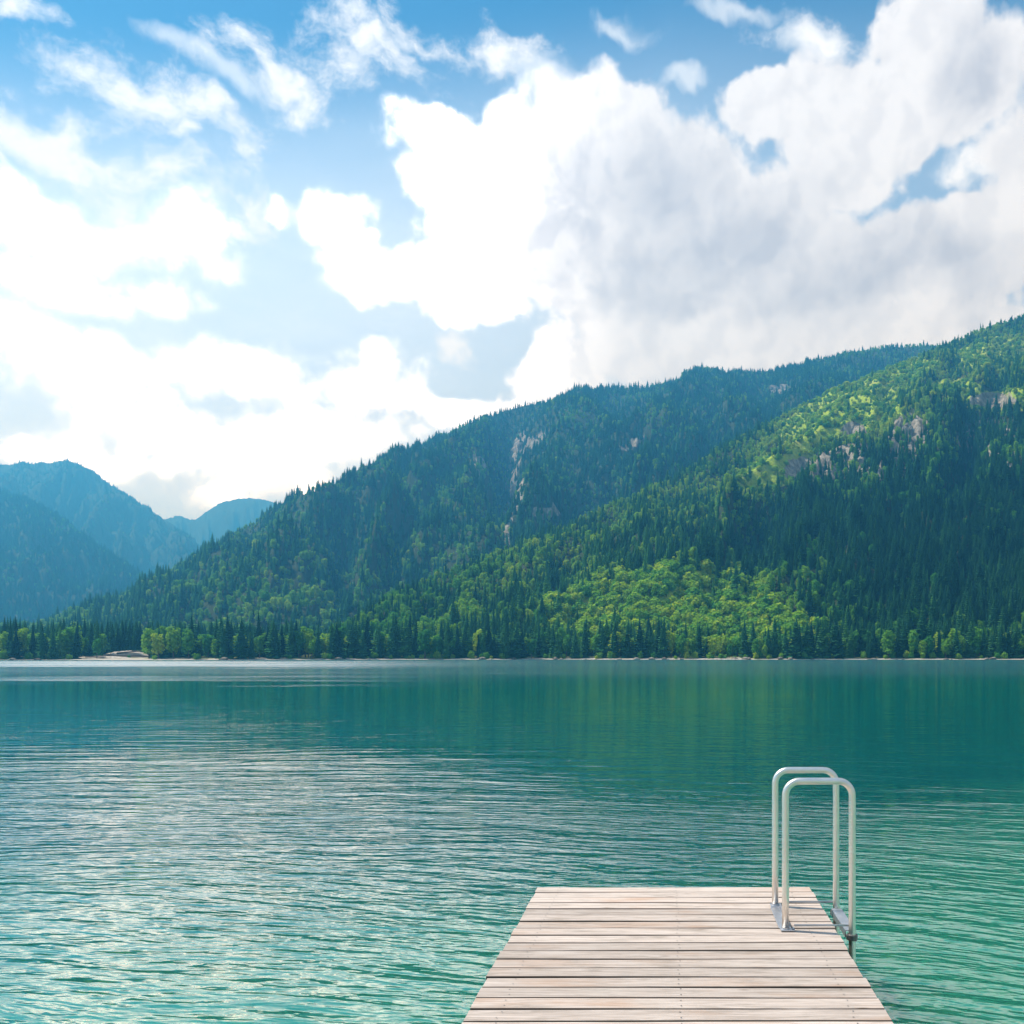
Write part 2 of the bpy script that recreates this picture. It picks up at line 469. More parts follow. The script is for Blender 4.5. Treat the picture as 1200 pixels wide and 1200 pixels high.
def bark_mat():
    m, nt, out = new_mat('bark')
    tc = nt.N.new('ShaderNodeTexCoord')
    n = nt.noise(nt.mapping(tc.outputs['Object'], scale=(6, 6, 0.8)), 2.0, 5, 0.6)
    c = nt.mix(n, (0.05, 0.04, 0.03, 1), (0.17, 0.14, 0.11, 1))
    p = nt.node('ShaderNodeBsdfPrincipled', None, Base_Color=c, Roughness=0.95)
    nt.L.new(p.outputs[0], out.inputs[0])
    return m

def wood_mat():
    m, nt, out = new_mat('weathered_wood')
    tc = nt.N.new('ShaderNodeTexCoord'); oi = nt.N.new('ShaderNodeObjectInfo')
    off = nt.math('MULTIPLY', oi.outputs['Random'], 57.0)
    v = nt.vmath('ADD', tc.outputs['Object'], nt.comb(off, nt.math('MULTIPLY', off, 1.7), 0.0))
    grain = nt.noise(nt.mapping(v, scale=(1.4, 60.0, 20.0)), 1.6, 7, 0.62, 0.6)
    fine = nt.noise(nt.mapping(v, scale=(4.0, 210.0, 80.0)), 1.5, 4, 0.6)
    blot = nt.noise(nt.mapping(v, scale=(1.3, 7.0, 4.0)), 1.4, 5, 0.62)
    warm = nt.noise(nt.mapping(v, scale=(0.8, 3.0, 1.0)), 1.1, 4, 0.6)
    c = nt.mix(nt.mapr(grain, 0.30, 0.70), (0.41, 0.352, 0.318, 1), (0.69, 0.625, 0.59, 1))
    c = nt.mix(nt.mapr(fine, 0.52, 0.70, 0, 0.70), c, (0.21, 0.165, 0.13, 1))
    c = nt.mix(nt.mapr(blot, 0.56, 0.76, 0, 0.65), c, (0.65, 0.60, 0.56, 1))
    c = nt.mix(nt.mapr(warm, 0.52, 0.72, 0, 0.60), c, (0.44, 0.265, 0.165, 1))
    age = nt.noise(nt.mapping(v, (7, 3, 1), scale=(2.2, 11.0, 3.0)), 1.5, 6, 0.65)
    c = nt.mix(nt.mapr(age, 0.50, 0.70, 0, 0.62), c, (0.27, 0.235, 0.205, 1))
    split = nt.noise(nt.mapping(v, (2, 9, 1), scale=(0.9, 95.0, 3.0)), 1.3, 2, 0.5)
    c = nt.mix(nt.mapr(split, 0.70, 0.74, 0, 0.8), c, (0.13, 0.10, 0.08, 1))
    # knots and dark specks
    vor = nt.N.new('ShaderNodeTexVoronoi'); nt.L.new(nt.mapping(v, scale=(1.1, 6.0, 1.0)), vor.inputs['Vector'])
    vor.inputs['Scale'].default_value = 1.6
    c = nt.mix(nt.mapr(vor.outputs['Distance'], 0.085, 0.02, 0, 0.75), c, (0.15, 0.10, 0.07, 1))
    tone = nt.mapr(oi.outputs['Random'], 0, 1, 0.78, 1.10, False)
    # shade of the gaps painted into the plank edge colour, along with joint grime
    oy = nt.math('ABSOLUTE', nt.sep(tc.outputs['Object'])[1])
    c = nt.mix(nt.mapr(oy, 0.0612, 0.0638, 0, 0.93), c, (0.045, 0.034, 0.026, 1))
    c = nt.mix(1.0, c, nt.comb(tone, nt.math('MULTIPLY', tone, 0.96), nt.math('MULTIPLY', tone, 0.91)), 'MULTIPLY')
    b = nt.node('ShaderNodeBump', None, Strength=0.5, Distance=0.0022, Height=nt.math('ADD', grain, nt.math('MULTIPLY', fine, 0.6)))
    p = nt.node('ShaderNodeBsdfPrincipled', None, Base_Color=c, Roughness=0.72, Normal=b.outputs[0])
    p.inputs['Specular IOR Level'].default_value = 0.3
    nt.L.new(p.outputs[0], out.inputs[0])
    return m

def metal_mat(name, colr, rough, metallic=1.0, scratch=0.08):
    m, nt, out = new_mat(name)
    tc = nt.N.new('ShaderNodeTexCoord')
    n = nt.noise(tc.outputs['Object'], 24.0, 5, 0.6)
    n2 = nt.noise(nt.mapping(tc.outputs['Object'], scale=(1, 1, 0.3)), 5.0, 4, 0.6)
    c = nt.mix(nt.mapr(n2, 0.4, 0.75, 0, 0.4), (*colr, 1), tuple(x * 0.72 for x in colr) + (1,))
    r = nt.mapr(n, 0.2, 0.8, rough - scratch, rough + scratch)
    b = nt.node('ShaderNodeBump', None, Strength=0.03, Distance=0.0005, Height=n)
    p = nt.node('ShaderNodeBsdfPrincipled', None, Base_Color=c, Roughness=r, Metallic=metallic, Normal=b.outputs[0])
    nt.L.new(p.outputs[0], out.inputs[0])
    return m

def water_mat():
    m, nt, out = new_mat('lake_water')
    g = nt.N.new('ShaderNodeNewGeometry'); pos = g.outputs['Position']
    s = nt.sep(pos); x, y = s[0], s[1]
    # ripples run in long curved crests
    wob = nt.noise(pos, 0.10, 3, 0.5, out=1)
    wv = nt.vmath('SCALE', nt.vmath('SUBTRACT', wob, (0.5, 0.5, 0.5)), scale=3.0)
    pw = nt.vmath('ADD', pos, wv)
    sw = nt.sep(pw)
    dx = nt.math('ADD', sw[0], 7.0); dy = nt.math('ADD', sw[1], 26.0)
    rr = nt.math('SQRT', nt.math('ADD', nt.math('MULTIPLY', dx, dx), nt.math('MULTIPLY', dy, dy)))
    arc = nt.math('MULTIPLY', nt.math('ARCTAN2', dx, dy), 34.0)
    va = nt.comb(arc, rr, 0.0)
    h1 = nt.noise(nt.mapping(va, scale=(1.45, 6.4, 1.0)), 1.0, 2.5, 0.50, 0.15)          # main ripples, ~0.4 m
    h2 = nt.noise(nt.mapping(pos, (3, 5, 0), (0, 0, R(24)), (3.2, 9.5, 1)), 1.0, 2.0, 0.45)  # crossing small ripples
    h3 = nt.noise(nt.mapping(pos, (9, 1, 0), (0, 0, R(-14)), (0.22, 0.75, 1)), 1.0, 2.0, 0.5)  # swell
    h4 = nt.noise(nt.mapping(va, (4, 8, 0), scale=(0.55, 2.1, 1.0)), 1.0, 1.5, 0.45)            # broader wavelets
    patch = nt.noise(nt.mapping(pos, (31, 7, 0), (0, 0, 0), (0.35, 1.0, 1)), 0.045, 4, 0.55)
    ysh = nt.math('ADD', y, nt.math('MULTIPLY', nt.math('SUBTRACT', nt.noise(nt.mapping(pos, (11, 3, 0), (0, 0, R(8)), (0.5, 1.0, 1)), 0.11, 4, 0.6), 0.5), 22.0))
    ysh = nt.math('ADD', ysh, nt.mapr(x, -7.0, 2.0, 0.0, 7.0))
    near = nt.mapr(ysh, 28.0, 9.0, 0.0, 1.0)
    mid = nt.mapr(ysh, 70.0, 22.0, 0.0, 0.14)
    # cat's paws: wind-roughened streaks far out, mostly towards the valley
    yw = nt.math('ADD', y, nt.math('MULTIPLY', nt.math('SUBTRACT', patch, 0.5), 110.0))
    b1 = nt.math('MULTIPLY', nt.mapr(yw, 165.0, 215.0), nt.mapr(yw, 480.0, 330.0))
    b2 = nt.math('MULTIPLY', nt.mapr(yw, 66.0, 78.0), nt.mapr(yw, 104.0, 84.0, 0.0, 0.55))
    wind = nt.math('MULTIPLY', nt.mapr(nt.math('DIVIDE', x, y), -0.14, -0.46, 0.04, 1.0), nt.math('MAXIMUM', b1, b2))
    wind = nt.math('MULTIPLY', wind, nt.mapr(nt.noise(nt.mapping(pos, (5, 2, 0), (0, 0, R(3)), (0.016, 0.11, 1)), 1.0, 5, 0.6), 0.34, 0.60, 0.25, 1.0))
    gust = nt.math('MULTIPLY', nt.mapr(patch, 0.52, 0.66), nt.mapr(y, 40, 120, 0.0, 0.20))
    amp = nt.math('ADD', nt.math('MAXIMUM', nt.math('MAXIMUM', near, mid), nt.math('MAXIMUM', gust, wind)), 0.06)
    rough = nt.math('ADD', nt.math('ADD', 0.012, nt.mapr(y, 25.0, 130.0, 0.0, 0.12)), nt.math('MULTIPLY', nt.math('ADD', wind, nt.math('MULTIPLY', gust, 0.6)), 0.20))
    h = nt.math('ADD', nt.math('MULTIPLY', h1, 0.040), nt.math('MULTIPLY', h2, 0.015))
    h = nt.math('ADD', h, nt.math('MULTIPLY', h4, nt.mapr(y, 8.0, 20.0, 0.02, 0.12)))
    h = nt.math('ADD', nt.math('MULTIPLY', h, amp), nt.math('MULTIPLY', h3, nt.math('MULTIPLY', amp, 0.050)))
    bump = nt.node('ShaderNodeBump', None, Strength=1.0, Distance=1.0, Height=h)
    # the water's own colour: clear green over the shallow bed, deep teal further out, with drifting depth patches
    dpt = nt.math('ADD', y, nt.math('MULTIPLY', nt.math('SUBTRACT', nt.noise(pos, 0.16, 4, 0.6), 0.5), 7.0))
    dpt = nt.math('SUBTRACT', dpt, nt.math('MULTIPLY', nt.math('MAXIMUM', x, 0.0), 1.05))
    deep = nt.mapr(dpt, 1.0, 11.0)
    c = nt.mix(deep, (0.042, 0.380, 0.205, 1), (0.000, 0.098, 0.084, 1))
    c = nt.mix(nt.mapr(nt.math('SUBTRACT', y, nt.math('MULTIPLY', x, 0.5)), 20, 160), c, (0.000, 0.092, 0.108, 1))
    clear = nt.mapr(dpt, 12.0, 2.0, 0.0, 0.34)
    diff = nt.node('ShaderNodeSubsurfaceScattering', {'falloff': 'BURLEY'}, Color=c, Scale=1.0)
    diff.inputs['Radius'].default_value = (0.5, 0.9, 0.8)
    trn = nt.node('ShaderNodeBsdfTransparent', None, Color=(0.30, 0.78, 0.62, 1))
    bodym = nt.node('ShaderNodeMixShader', None); nt.put(bodym.inputs[0], clear)
    nt.L.new(diff.outputs[0], bodym.inputs[1]); nt.L.new(trn.outputs[0], bodym.inputs[2])
    fr = nt.node('ShaderNodeFresnel', None, IOR=1.333, Normal=bump.outputs[0])
    refl = nt.math('MINIMUM', nt.math('POWER', fr.outputs[0], 0.50), 0.58)
    gl = nt.node('ShaderNodeBsdfGlossy', None, Color=(1, 1, 1, 1), Roughness=rough, Normal=bump.outputs[0])
    mx = nt.node('ShaderNodeMixShader', None); nt.put(mx.inputs[0], refl)
    nt.L.new(bodym.outputs[0], mx.inputs[1]); nt.L.new(gl.outputs[0], mx.inputs[2])
    nt.L.new(mx.outputs[0], out.inputs[0])
    return m

M_SLOPE, M_GROUND, M_ROCK, M_BARK, M_WOOD = grass_rock_mat(), ground_mat(), rock_mat(), bark_mat(), wood_mat()
M_NEEDLE = leaf_mat('spruce_needles', [(0.0, (0.018, 0.080, 0.044)), (0.35, (0.048, 0.170, 0.062)), (0.7, (0.119, 0.305, 0.058)), (1.0, (0.237, 0.426, 0.065))], 0.22)
M_LEAF = leaf_mat('broad_leaves', [(0.0, (0.041, 0.152, 0.046)), (0.35, (0.073, 0.271, 0.048)), (0.7, (0.215, 0.420, 0.041)), (1.0, (0.40, 0.52, 0.040))], 0.34)
M_STEEL = metal_mat('brushed_steel', (0.86, 0.82, 0.76), 0.37, 1.0, 0.05)
M_GALV = metal_mat('galvanised_steel', (0.56, 0.58, 0.62), 0.45, 0.9)
M_DARKSTEEL = metal_mat('dull_steel', (0.20, 0.19, 0.19), 0.5, 0.8)
M_WATER = water_mat()
M_GRAVEL = gravel_mat()

# ------------------------------------------------------------------ ground sheet (lake bed, shores, valley floor)
def shore_y(x):
    x = np.asarray(x, float)
    base = np.interp(x, [-4000, -700, -420, -300, -200, -90, 40, 160, 300, 700, 4000], [200, 480, 520, 545, 585, 610, 606, 596, 580, 545, 300])
    return base + 10 * (fbm(x * 0.012, x * 0 + 3.3, 4) - 0.5) + 3.0 * np.sin(x * 0.06)

def ground_z(x, y):
    x = np.asarray(x, float); y = np.asarray(y, float)
    d = y - shore_y(x)                                            # metres inland of the far shore
    delta = np.exp(-(((x + 335) / 46.0) ** 2))                    # the flat gravel landing
    land = 2.6 * (1 - np.exp(-np.maximum(d, 0) / (22.0 + 60 * delta))) + 0.008 * np.maximum(d, 0)
    bed = -14 * (1 - np.exp(np.minimum(d, 0) / 60.0))
    far = np.where(d > 0, land, bed)
    own = -0.55 - 0.20 * np.maximum(y + 3, 0) - 0.004 * np.maximum(y, 0) ** 1.6    # bed falling away under the jetty
    own = np.where(y < -3, -0.55 + (-3 - y) * 0.22, own)
    own = np.minimum(own, 2.2 + 0.02 * np.maximum(-y - 15, 0))
    own = own + 0.10 * (fbm(x * 0.8, y * 0.8, 4) - 0.5)
    z = np.where(y < 200, np.maximum(own, -14.0), far)
    return z + 0.5 * (fbm(x * 0.05, y * 0.05, 4) - 0.5) * sstep(3, 40, d)

def axis(parts):
    return np.unique(np.concatenate([np.arange(a, b, s) for a, b, s in parts]))
gx = axis([(-12000, -2000, 1000), (-2000, -600, 100), (-600, -20, 8), (-20, 20, 0.8), (20, 420, 8), (420, 2000, 80), (2000, 12001, 1000)])
gy = axis([(-3000, -60, 300), (-60, -6, 6), (-6, 20, 0.8), (20, 480, 30), (480, 680, 2.5), (680, 1400, 30), (1400, 12001, 500)])
GX, GY = np.meshgrid(gx, gy)
GZ = ground_z(GX, GY)
nxg, nyg = len(gx), len(gy)
idx = np.arange(nxg * nyg).reshape(nyg, nxg)
quads = np.stack([idx[:-1, :-1], idx[:-1, 1:], idx[1:, 1:], idx[1:, :-1]], -1).reshape(-1, 4)
def grid_obj(name, X, Y, Z, quads, mat, attrs=None):
    me = bpy.data.meshes.new(name)
    n = X.size; f = len(quads)
    me.vertices.add(n); me.loops.add(f * 4); me.polygons.add(f)
    me.vertices.foreach_set('co', np.stack([X.ravel(), Y.ravel(), Z.ravel()], 1).astype(np.float32).ravel())
    me.loops.foreach_set('vertex_index', quads.astype(np.int32).ravel())
    me.polygons.foreach_set('loop_start', np.arange(f, dtype=np.int32) * 4)
    me.update(calc_edges=True)
    me.validate()
    me.shade_smooth()
    for an, arr in (attrs or {}).items():
        a = me.attributes.new(an, 'FLOAT', 'POINT'); a.data.foreach_set('value', arr.astype(np.float32).ravel())
    me.materials.append(mat)
    o = bpy.data.objects.new(name, me); col.objects.link(o)
    return o
ground = tag(grid_obj('ground', GX, GY, GZ, quads, M_GROUND), kind='structure')

# ------------------------------------------------------------------ water
wx = np.array([-5000, -600, -60, 60, 600, 5000.0]); wy = np.array([-40, 40, 300, 800, 1300.0])
WX, WY = np.meshgrid(wx, wy)
wi = np.arange(WX.size).reshape(WX.shape)
wq = np.stack([wi[:-1, :-1], wi[:-1, 1:], wi[1:, 1:], wi[1:, :-1]], -1).reshape(-1, 4)
lake = tag(grid_obj('lake_water', WX, WY, WX * 0, wq, M_WATER), kind='structure')

# ------------------------------------------------------------------ mountains: lofted from a foot line to a ridge line and down the far side
MEADOWS = [(1005, 468, 75, 38, -25), (960, 495, 50, 24, -20), (1165, 412, 50, 16, -10), (1060, 440, 40, 14, -20), (1180, 470, 50, 14, 0), (930, 545, 30, 18, -30),
           (770, 712, 120, 40, -8), (850, 735, 62, 40, 0), (690, 712, 60, 14, -6), (905, 740, 50, 22, 0), (895, 555, 40, 18, -30), (1120, 455, 30, 10, 0)]
ROCKS = [(1062, 515, 24, 34, 15), (985, 540, 42, 22, -10), (1040, 548, 40, 14, 0), (1160, 520, 34, 30, 0), (940, 552, 20, 14, 0), (1000, 505, 16, 10, 0), (1165, 470, 26, 10, 0)]
ROCKS_B = [(612, 520, 9, 16, 20), (600, 548, 6, 26, 10), (607, 580, 9, 22, 15), (594, 620, 5, 26, 0), (632, 515, 16, 8, -30), (915, 458, 12, 6, -20), (560, 545, 10, 14, 0), (640, 600, 16, 8, 0), (740, 520, 20, 5, -20)]

def shape_mask(px, py, items, seed):
    n = (fbm(px * 0.07 + seed, py * 0.07, 4) - 0.5) * 0.85
    out = np.zeros_like(px)
    for it in items:
        out = np.maximum(out, sstep(1.30, 0.75, ell(px, py, *it) + n))
    return out

def loft(name, ridge, foot, nu, nv, relief, seed, wave=(14, 2.2), back=0.6, gully=None, prof=1.0, masks=None, rdrop=0.0):
    ridge = np.array(ridge, float); foot = np.array(foot, float)
    t = np.arange(len(ridge), dtype=float)
    uu = np.linspace(0, len(ridge) - 1, nu)
    # smooth through the given points
    def sm(a):
        v = np.interp(uu, t, a)
        ker = np.hanning(max(3, int(nu / len(ridge) * 0.9) | 1)); ker /= ker.sum()
        p = len(ker) // 2
        return np.convolve(np.pad(v, p, mode='reflect', reflect_type='odd'), ker, 'valid')
    rp, ry_, rY = sm(ridge[:, 0]), sm(ridge[:, 1]) + rdrop, sm(ridge[:, 2])
    fp, fY, fz = sm(foot[:, 0]), sm(foot[:, 1]), sm(foot[:, 2])
    rX = (rp - CX) / FPX * rY; rZ = EYE + (CY - ry_) / FPX * rY
    fX = (fp - CX) / FPX * fY
    nb = max(4, nv // 6)
    v1 = np.linspace(0, 1, nv); v2 = 1 + np.linspace(0, back, nb + 1)[1:]
    V = np.concatenate([v1, v2])[:, None]; U = uu[None, :]
    X = fX + (rX - fX) * V; Y = fY + (rY - fY) * V
    Vc = np.minimum(V, 1.0)
    H = fz + (rZ - fz) * (Vc ** prof) - np.maximum(V - 1, 0) * (rZ - fz) * 0.95
    env = np.clip(Vc * (1 - Vc) * 4, 0, 1) ** 0.7 + 0.6 * np.clip((V - 1) / 0.2, 0, 1)
    gx_ = U / len(ridge)
    # spurs and gullies running down the slope, plus lumps
    su = fbm(gx_ * wave[0] + seed + 0.25 * V, V * wave[1] + seed, 5)
    sp = 1 - np.abs(2 * su - 1) * 1.6
    lump = fbm(X * 0.012 + seed, Y * 0.012, 5)
    env = env * np.clip(rZ / 320.0, 0.12, 1.0)
    Z = H + env * relief * ((sp - 0.45) + 0.7 * (lump - 0.5))
    Z = Z + (fbm(gx_ * 90 + seed, V * 3, 4) - 0.5) * relief * 0.10 * sstep(0.6, 1.0, Vc)
    if gully is not None:
        for (gu, gw, gd, lo, hi) in gully:
            ppx = CX + FPX * X / Y
            mid = gu + 6 * np.sin(V * 9)
            Z = Z - gd * np.exp(-((ppx - mid) / gw) ** 2) * sstep(lo, lo + 0.12, V) * sstep(hi + 0.02, hi - 0.1, V)
    n_v = V.shape[0]
    X = np.broadcast_to(X, (n_v, nu)).copy(); Y = np.broadcast_to(Y, (n_v, nu)).copy()
    px = CX + FPX * X / Y; py = CY - FPX * (Z - EYE) / Y
    mead = shape_mask(px, py, masks[0], seed) if masks else np.zeros_like(X)
    rock = shape_mask(px, py, masks[1], seed + 9) if masks else np.zeros_like(X)
    # cliffs stand rough
    Z = Z + rock * (fbm(X * 0.09, Y * 0.05 + Z * 0.03, 4) - 0.5) * 16 * (relief > 0)
    i = np.arange(n_v * nu).reshape(n_v, nu)
    q = np.stack([i[:-1, :-1], i[:-1, 1:], i[1:, 1:], i[1:, :-1]], -1).reshape(-1, 4)
    o = tag(grid_obj(name, X, Y, Z, q, M_SLOPE, {'meadow': mead, 'rock': rock}), kind='structure')
    return dict(o=o, X=X, Y=Y, Z=Z, px=px, py=py, mead=mead, rock=rock, nv=nv, V=np.broadcast_to(V, X.shape))

hillA = loft('hillside',
    [(395, 742, 700), (450, 705, 800), (520, 676, 890), (590, 651, 970), (650, 628, 1040), (720, 594, 1110), (800, 556, 1200), (900, 496, 1320), (1000, 449, 1450),
     (1090, 414, 1580), (1150, 387, 1660), (1200, 371, 1720), (1300, 345, 1800), (1500, 345, 1850), (1800, 350, 1900), (2200, 380, 1950)],
    [(395, 640, 2), (440, 640, 2), (500, 640, 2), (555, 640, 2), (610, 640, 2), (680, 640, 2), (755, 640, 2), (835, 635, 2), (915, 632, 2), (995, 628, 2), (1060, 624, 2),
     (1110, 620, 2), (1220, 612, 2), (1450, 600, 2), (1800, 560, 2), (2300, 480, 2)],
    330, 190, 62, 3.1, (15, 2.4), masks=(MEADOWS, ROCKS), prof=1.05)
hillB = loft('mountain',
    [(0, 745, 1250), (60, 733, 1330), (100, 718, 1400), (160, 696, 1500), (200, 677, 1560), (260, 639, 1680), (330, 601, 1800), (400, 571, 1900), (480, 531, 2050), (540, 501, 2150),
     (600, 479, 2250), (700, 461, 2300), (790, 450, 2350), (822, 434, 2370), (868, 440, 2380), (900, 438, 2390), (950, 424, 2410), (1050, 408, 2430), (1090, 405, 2440), (1200, 400, 2460), (1450, 420, 2500)],
    [(-40, 860, 4), (20, 870, 4), (60, 880, 4), (110, 890, 4), (150, 900, 4), (210, 910, 4), (270, 930, 4), (330, 940, 4), (390, 960, 4), (440, 980, 4),
     (500, 1000, 6), (560, 1020, 8), (620, 1040, 10), (650, 1050, 12), (680, 1060, 14), (710, 1080, 16), (760, 1100, 20), (860, 1200, 40), (900, 1250, 50), (1000, 1400, 80), (1300, 1600, 100)],
    330, 150, 120, 8.4, (13, 1.8), masks=([], ROCKS_B), gully=[(592, 16, 70, 0.25, 0.97), (300, 30, 40, 0.3, 0.9)], prof=1.0)
hillE = loft('near_blue_mountain',
    [(-700, 480, 2531), (-400, 520, 2752), (-150, 548, 3027), (0, 577, 3082), (40, 591, 2993), (80, 616, 2883), (120, 646, 2773), (160, 672, 2663), (200, 700, 2553), (245, 738, 2443)],
    [(-900, 1651, 4), (-560, 1761, 4), (-300, 1871, 4), (-130, 1981, 4), (-70, 1981, 4), (-10, 1981, 4), (50, 1981, 4), (100, 1981, 4), (150, 1981, 4), (210, 1981, 4)],
    150, 90, 110, 5.7, (9, 1.8))
hillC = loft('far_blue_mountain',
    [(-700, 500, 3576), (-300, 520, 3888), (-80, 540, 4121), (0, 546, 4199), (40, 542, 4199), (85, 541, 4199), (105, 550, 4199), (130, 570, 4160), (165, 590, 4121), (200, 614, 4082), (230, 637, 4043), (262, 662, 4004), (310, 700, 3965)],
    [(-900, 2488, 4), (-500, 2566, 4), (-250, 2643, 4), (-150, 2643, 4), (-100, 2643, 4), (-40, 2643, 4), (0, 2643, 4), (40, 2643, 4), (90, 2643, 4), (140, 2643, 4), (190, 2643, 4), (240, 2643, 4), (300, 2643, 4)],
    170, 90, 190, 2.2, (11, 1.6))
hillD = loft('pale_distant_peak',
    [(120, 660, 5032), (170, 625, 5032), (196, 608, 5032), (212, 606, 5032), (228, 609, 5032), (240, 601, 5032), (258, 589, 5032), (282, 584, 5032), (304, 584, 5032), (322, 589, 5032), (345, 603, 5032), (420, 640, 5032), (520, 690, 5032)],
    [(100, 3808, 4), (150, 3808, 4), (190, 3808, 4), (210, 3808, 4), (230, 3808, 4), (250, 3808, 4), (270, 3808, 4), (290, 3808, 4), (310, 3808, 4), (330, 3808, 4), (360, 3808, 4), (430, 3808, 4), (520, 3808, 4)],
    130, 60, 150, 4.4, (10, 1.6))

# ------------------------------------------------------------------ jetty
deck_end, deck_back = 6.66, -9.0
X0, X1 = -0.965, 1.035
PITCH, BW, BT = 0.1442, 0.1315, 0.034
jetty = tag(empty('jetty', (0, 0, DECK_Z)), 'pale weathered wooden jetty of crosswise planks reaching out over the green water', 'jetty')
def plank_mesh(seed):
    r = random.Random(seed)
    n = 14
    L = X1 - X0
    w0 = [r.uniform(-1, 1) for _ in range(5)]
    vs, fs = [], []
    def edge(t, a, b, c): return 0.0016 * math.sin(5.1 * t + 6 * a) + 0.0009 * math.sin(17 * t + 9 * b) + 0.0006 * math.sin(41 * t + 5 * c)
    cup = r.uniform(-0.0012, 0.0022)
    for i in range(n + 1):
        t = i / n
        x = -L / 2 + L * t
        yl = -BW / 2 + edge(t, w0[0], w0[1], w0[2]); yr = BW / 2 + edge(t, w0[3], w0[4], w0[0])
        zz = 0.0014 * math.sin(4 * t + 7 * w0[1]) + 0.002 * w0[2] * (t - 0.5)
        b = 0.0035
        prof = [(yl, -BT), (yl, -b), (yl + b, 0), (yl + 0.03, -cup), (0, -cup * 1.6), (yr - 0.03, -cup), (yr - b, 0), (yr, -b), (yr, -BT)]
        vs += [(x, p[0], p[1] + zz) for p in prof]
    m = 9
    for i in range(n):
        for k in range(m):
            a, b2 = i * m + k, i * m + (k + 1) % m
            fs.append((a, b2, b2 + m, a + m))
    fs.append(tuple(range(m))[::-1]); fs.append(tuple(n * m + q for q in range(m)))
    me = bpy.data.meshes.new('plank')
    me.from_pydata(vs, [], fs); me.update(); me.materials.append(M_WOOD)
    bm = bmesh.new(); bm.from_mesh(me); bmesh.ops.recalc_face_normals(bm, faces=bm.faces); bm.to_mesh(me); bm.free()
    return me
plank_meshes = [plank_mesh(s) for s in range(9)]
nplank = int((deck_end - deck_back) / PITCH)
rp = random.Random(4)
screw_bm = bmesh.new()
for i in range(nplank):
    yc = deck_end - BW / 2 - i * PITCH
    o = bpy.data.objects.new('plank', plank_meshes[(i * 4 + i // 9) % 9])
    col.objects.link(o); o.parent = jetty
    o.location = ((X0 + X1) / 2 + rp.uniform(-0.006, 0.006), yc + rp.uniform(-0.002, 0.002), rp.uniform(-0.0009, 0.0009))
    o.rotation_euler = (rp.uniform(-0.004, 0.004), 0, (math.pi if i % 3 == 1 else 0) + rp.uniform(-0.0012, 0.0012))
    if yc > 2.5:
        for sx in (X0 + 0.16, (X0 + X1) / 2 + 0.02, X1 - 0.16):
            for sy in (-0.036, 0.036):
                c = bmesh.ops.create_circle(screw_bm, cap_ends=True, segments=8, radius=0.0042)
                bmesh.ops.translate(screw_bm, verts=c['verts'], vec=(sx + rp.uniform(-.008, .008), yc + sy + rp.uniform(-.006, .006), 0.0032))
tag(bm_obj('screw_heads', screw_bm, M_DARKSTEEL, jetty), kind='stuff')
for bx in (X0 + 0.16, (X0 + X1) / 2 + 0.02, X1 - 0.16):
    bm = bmesh.new(); add_box(bm, (bx, (deck_end + deck_back) / 2, -BT - 0.010 - 0.08), (0.10, deck_end - deck_back - 0.06, 0.16), 0.004)
    bm_obj('joist', bm, M_WOOD, jetty)
for py_ in (5.9, 2.6, -0.8):
    bm = bmesh.new(); add_box(bm, ((X0 + X1) / 2, py_, -0.292), (1.84, 0.12, 0.16), 0.004)
    bm_obj('cross_beam', bm, M_WOOD, jetty)
    for px_ in (X0 + 0.22, X1 - 0.22):
        zb = float(ground_z(np.array(px_), np.array(py_))) - 0.6 - DECK_Z
        bm = bmesh.new(); add_tube(bm, [(px_, py_ - 0.16, -0.215), (px_, py_ - 0.16, zb)], 0.09, 14)
        bm_obj('pile', bm, M_WOOD, jetty, True)

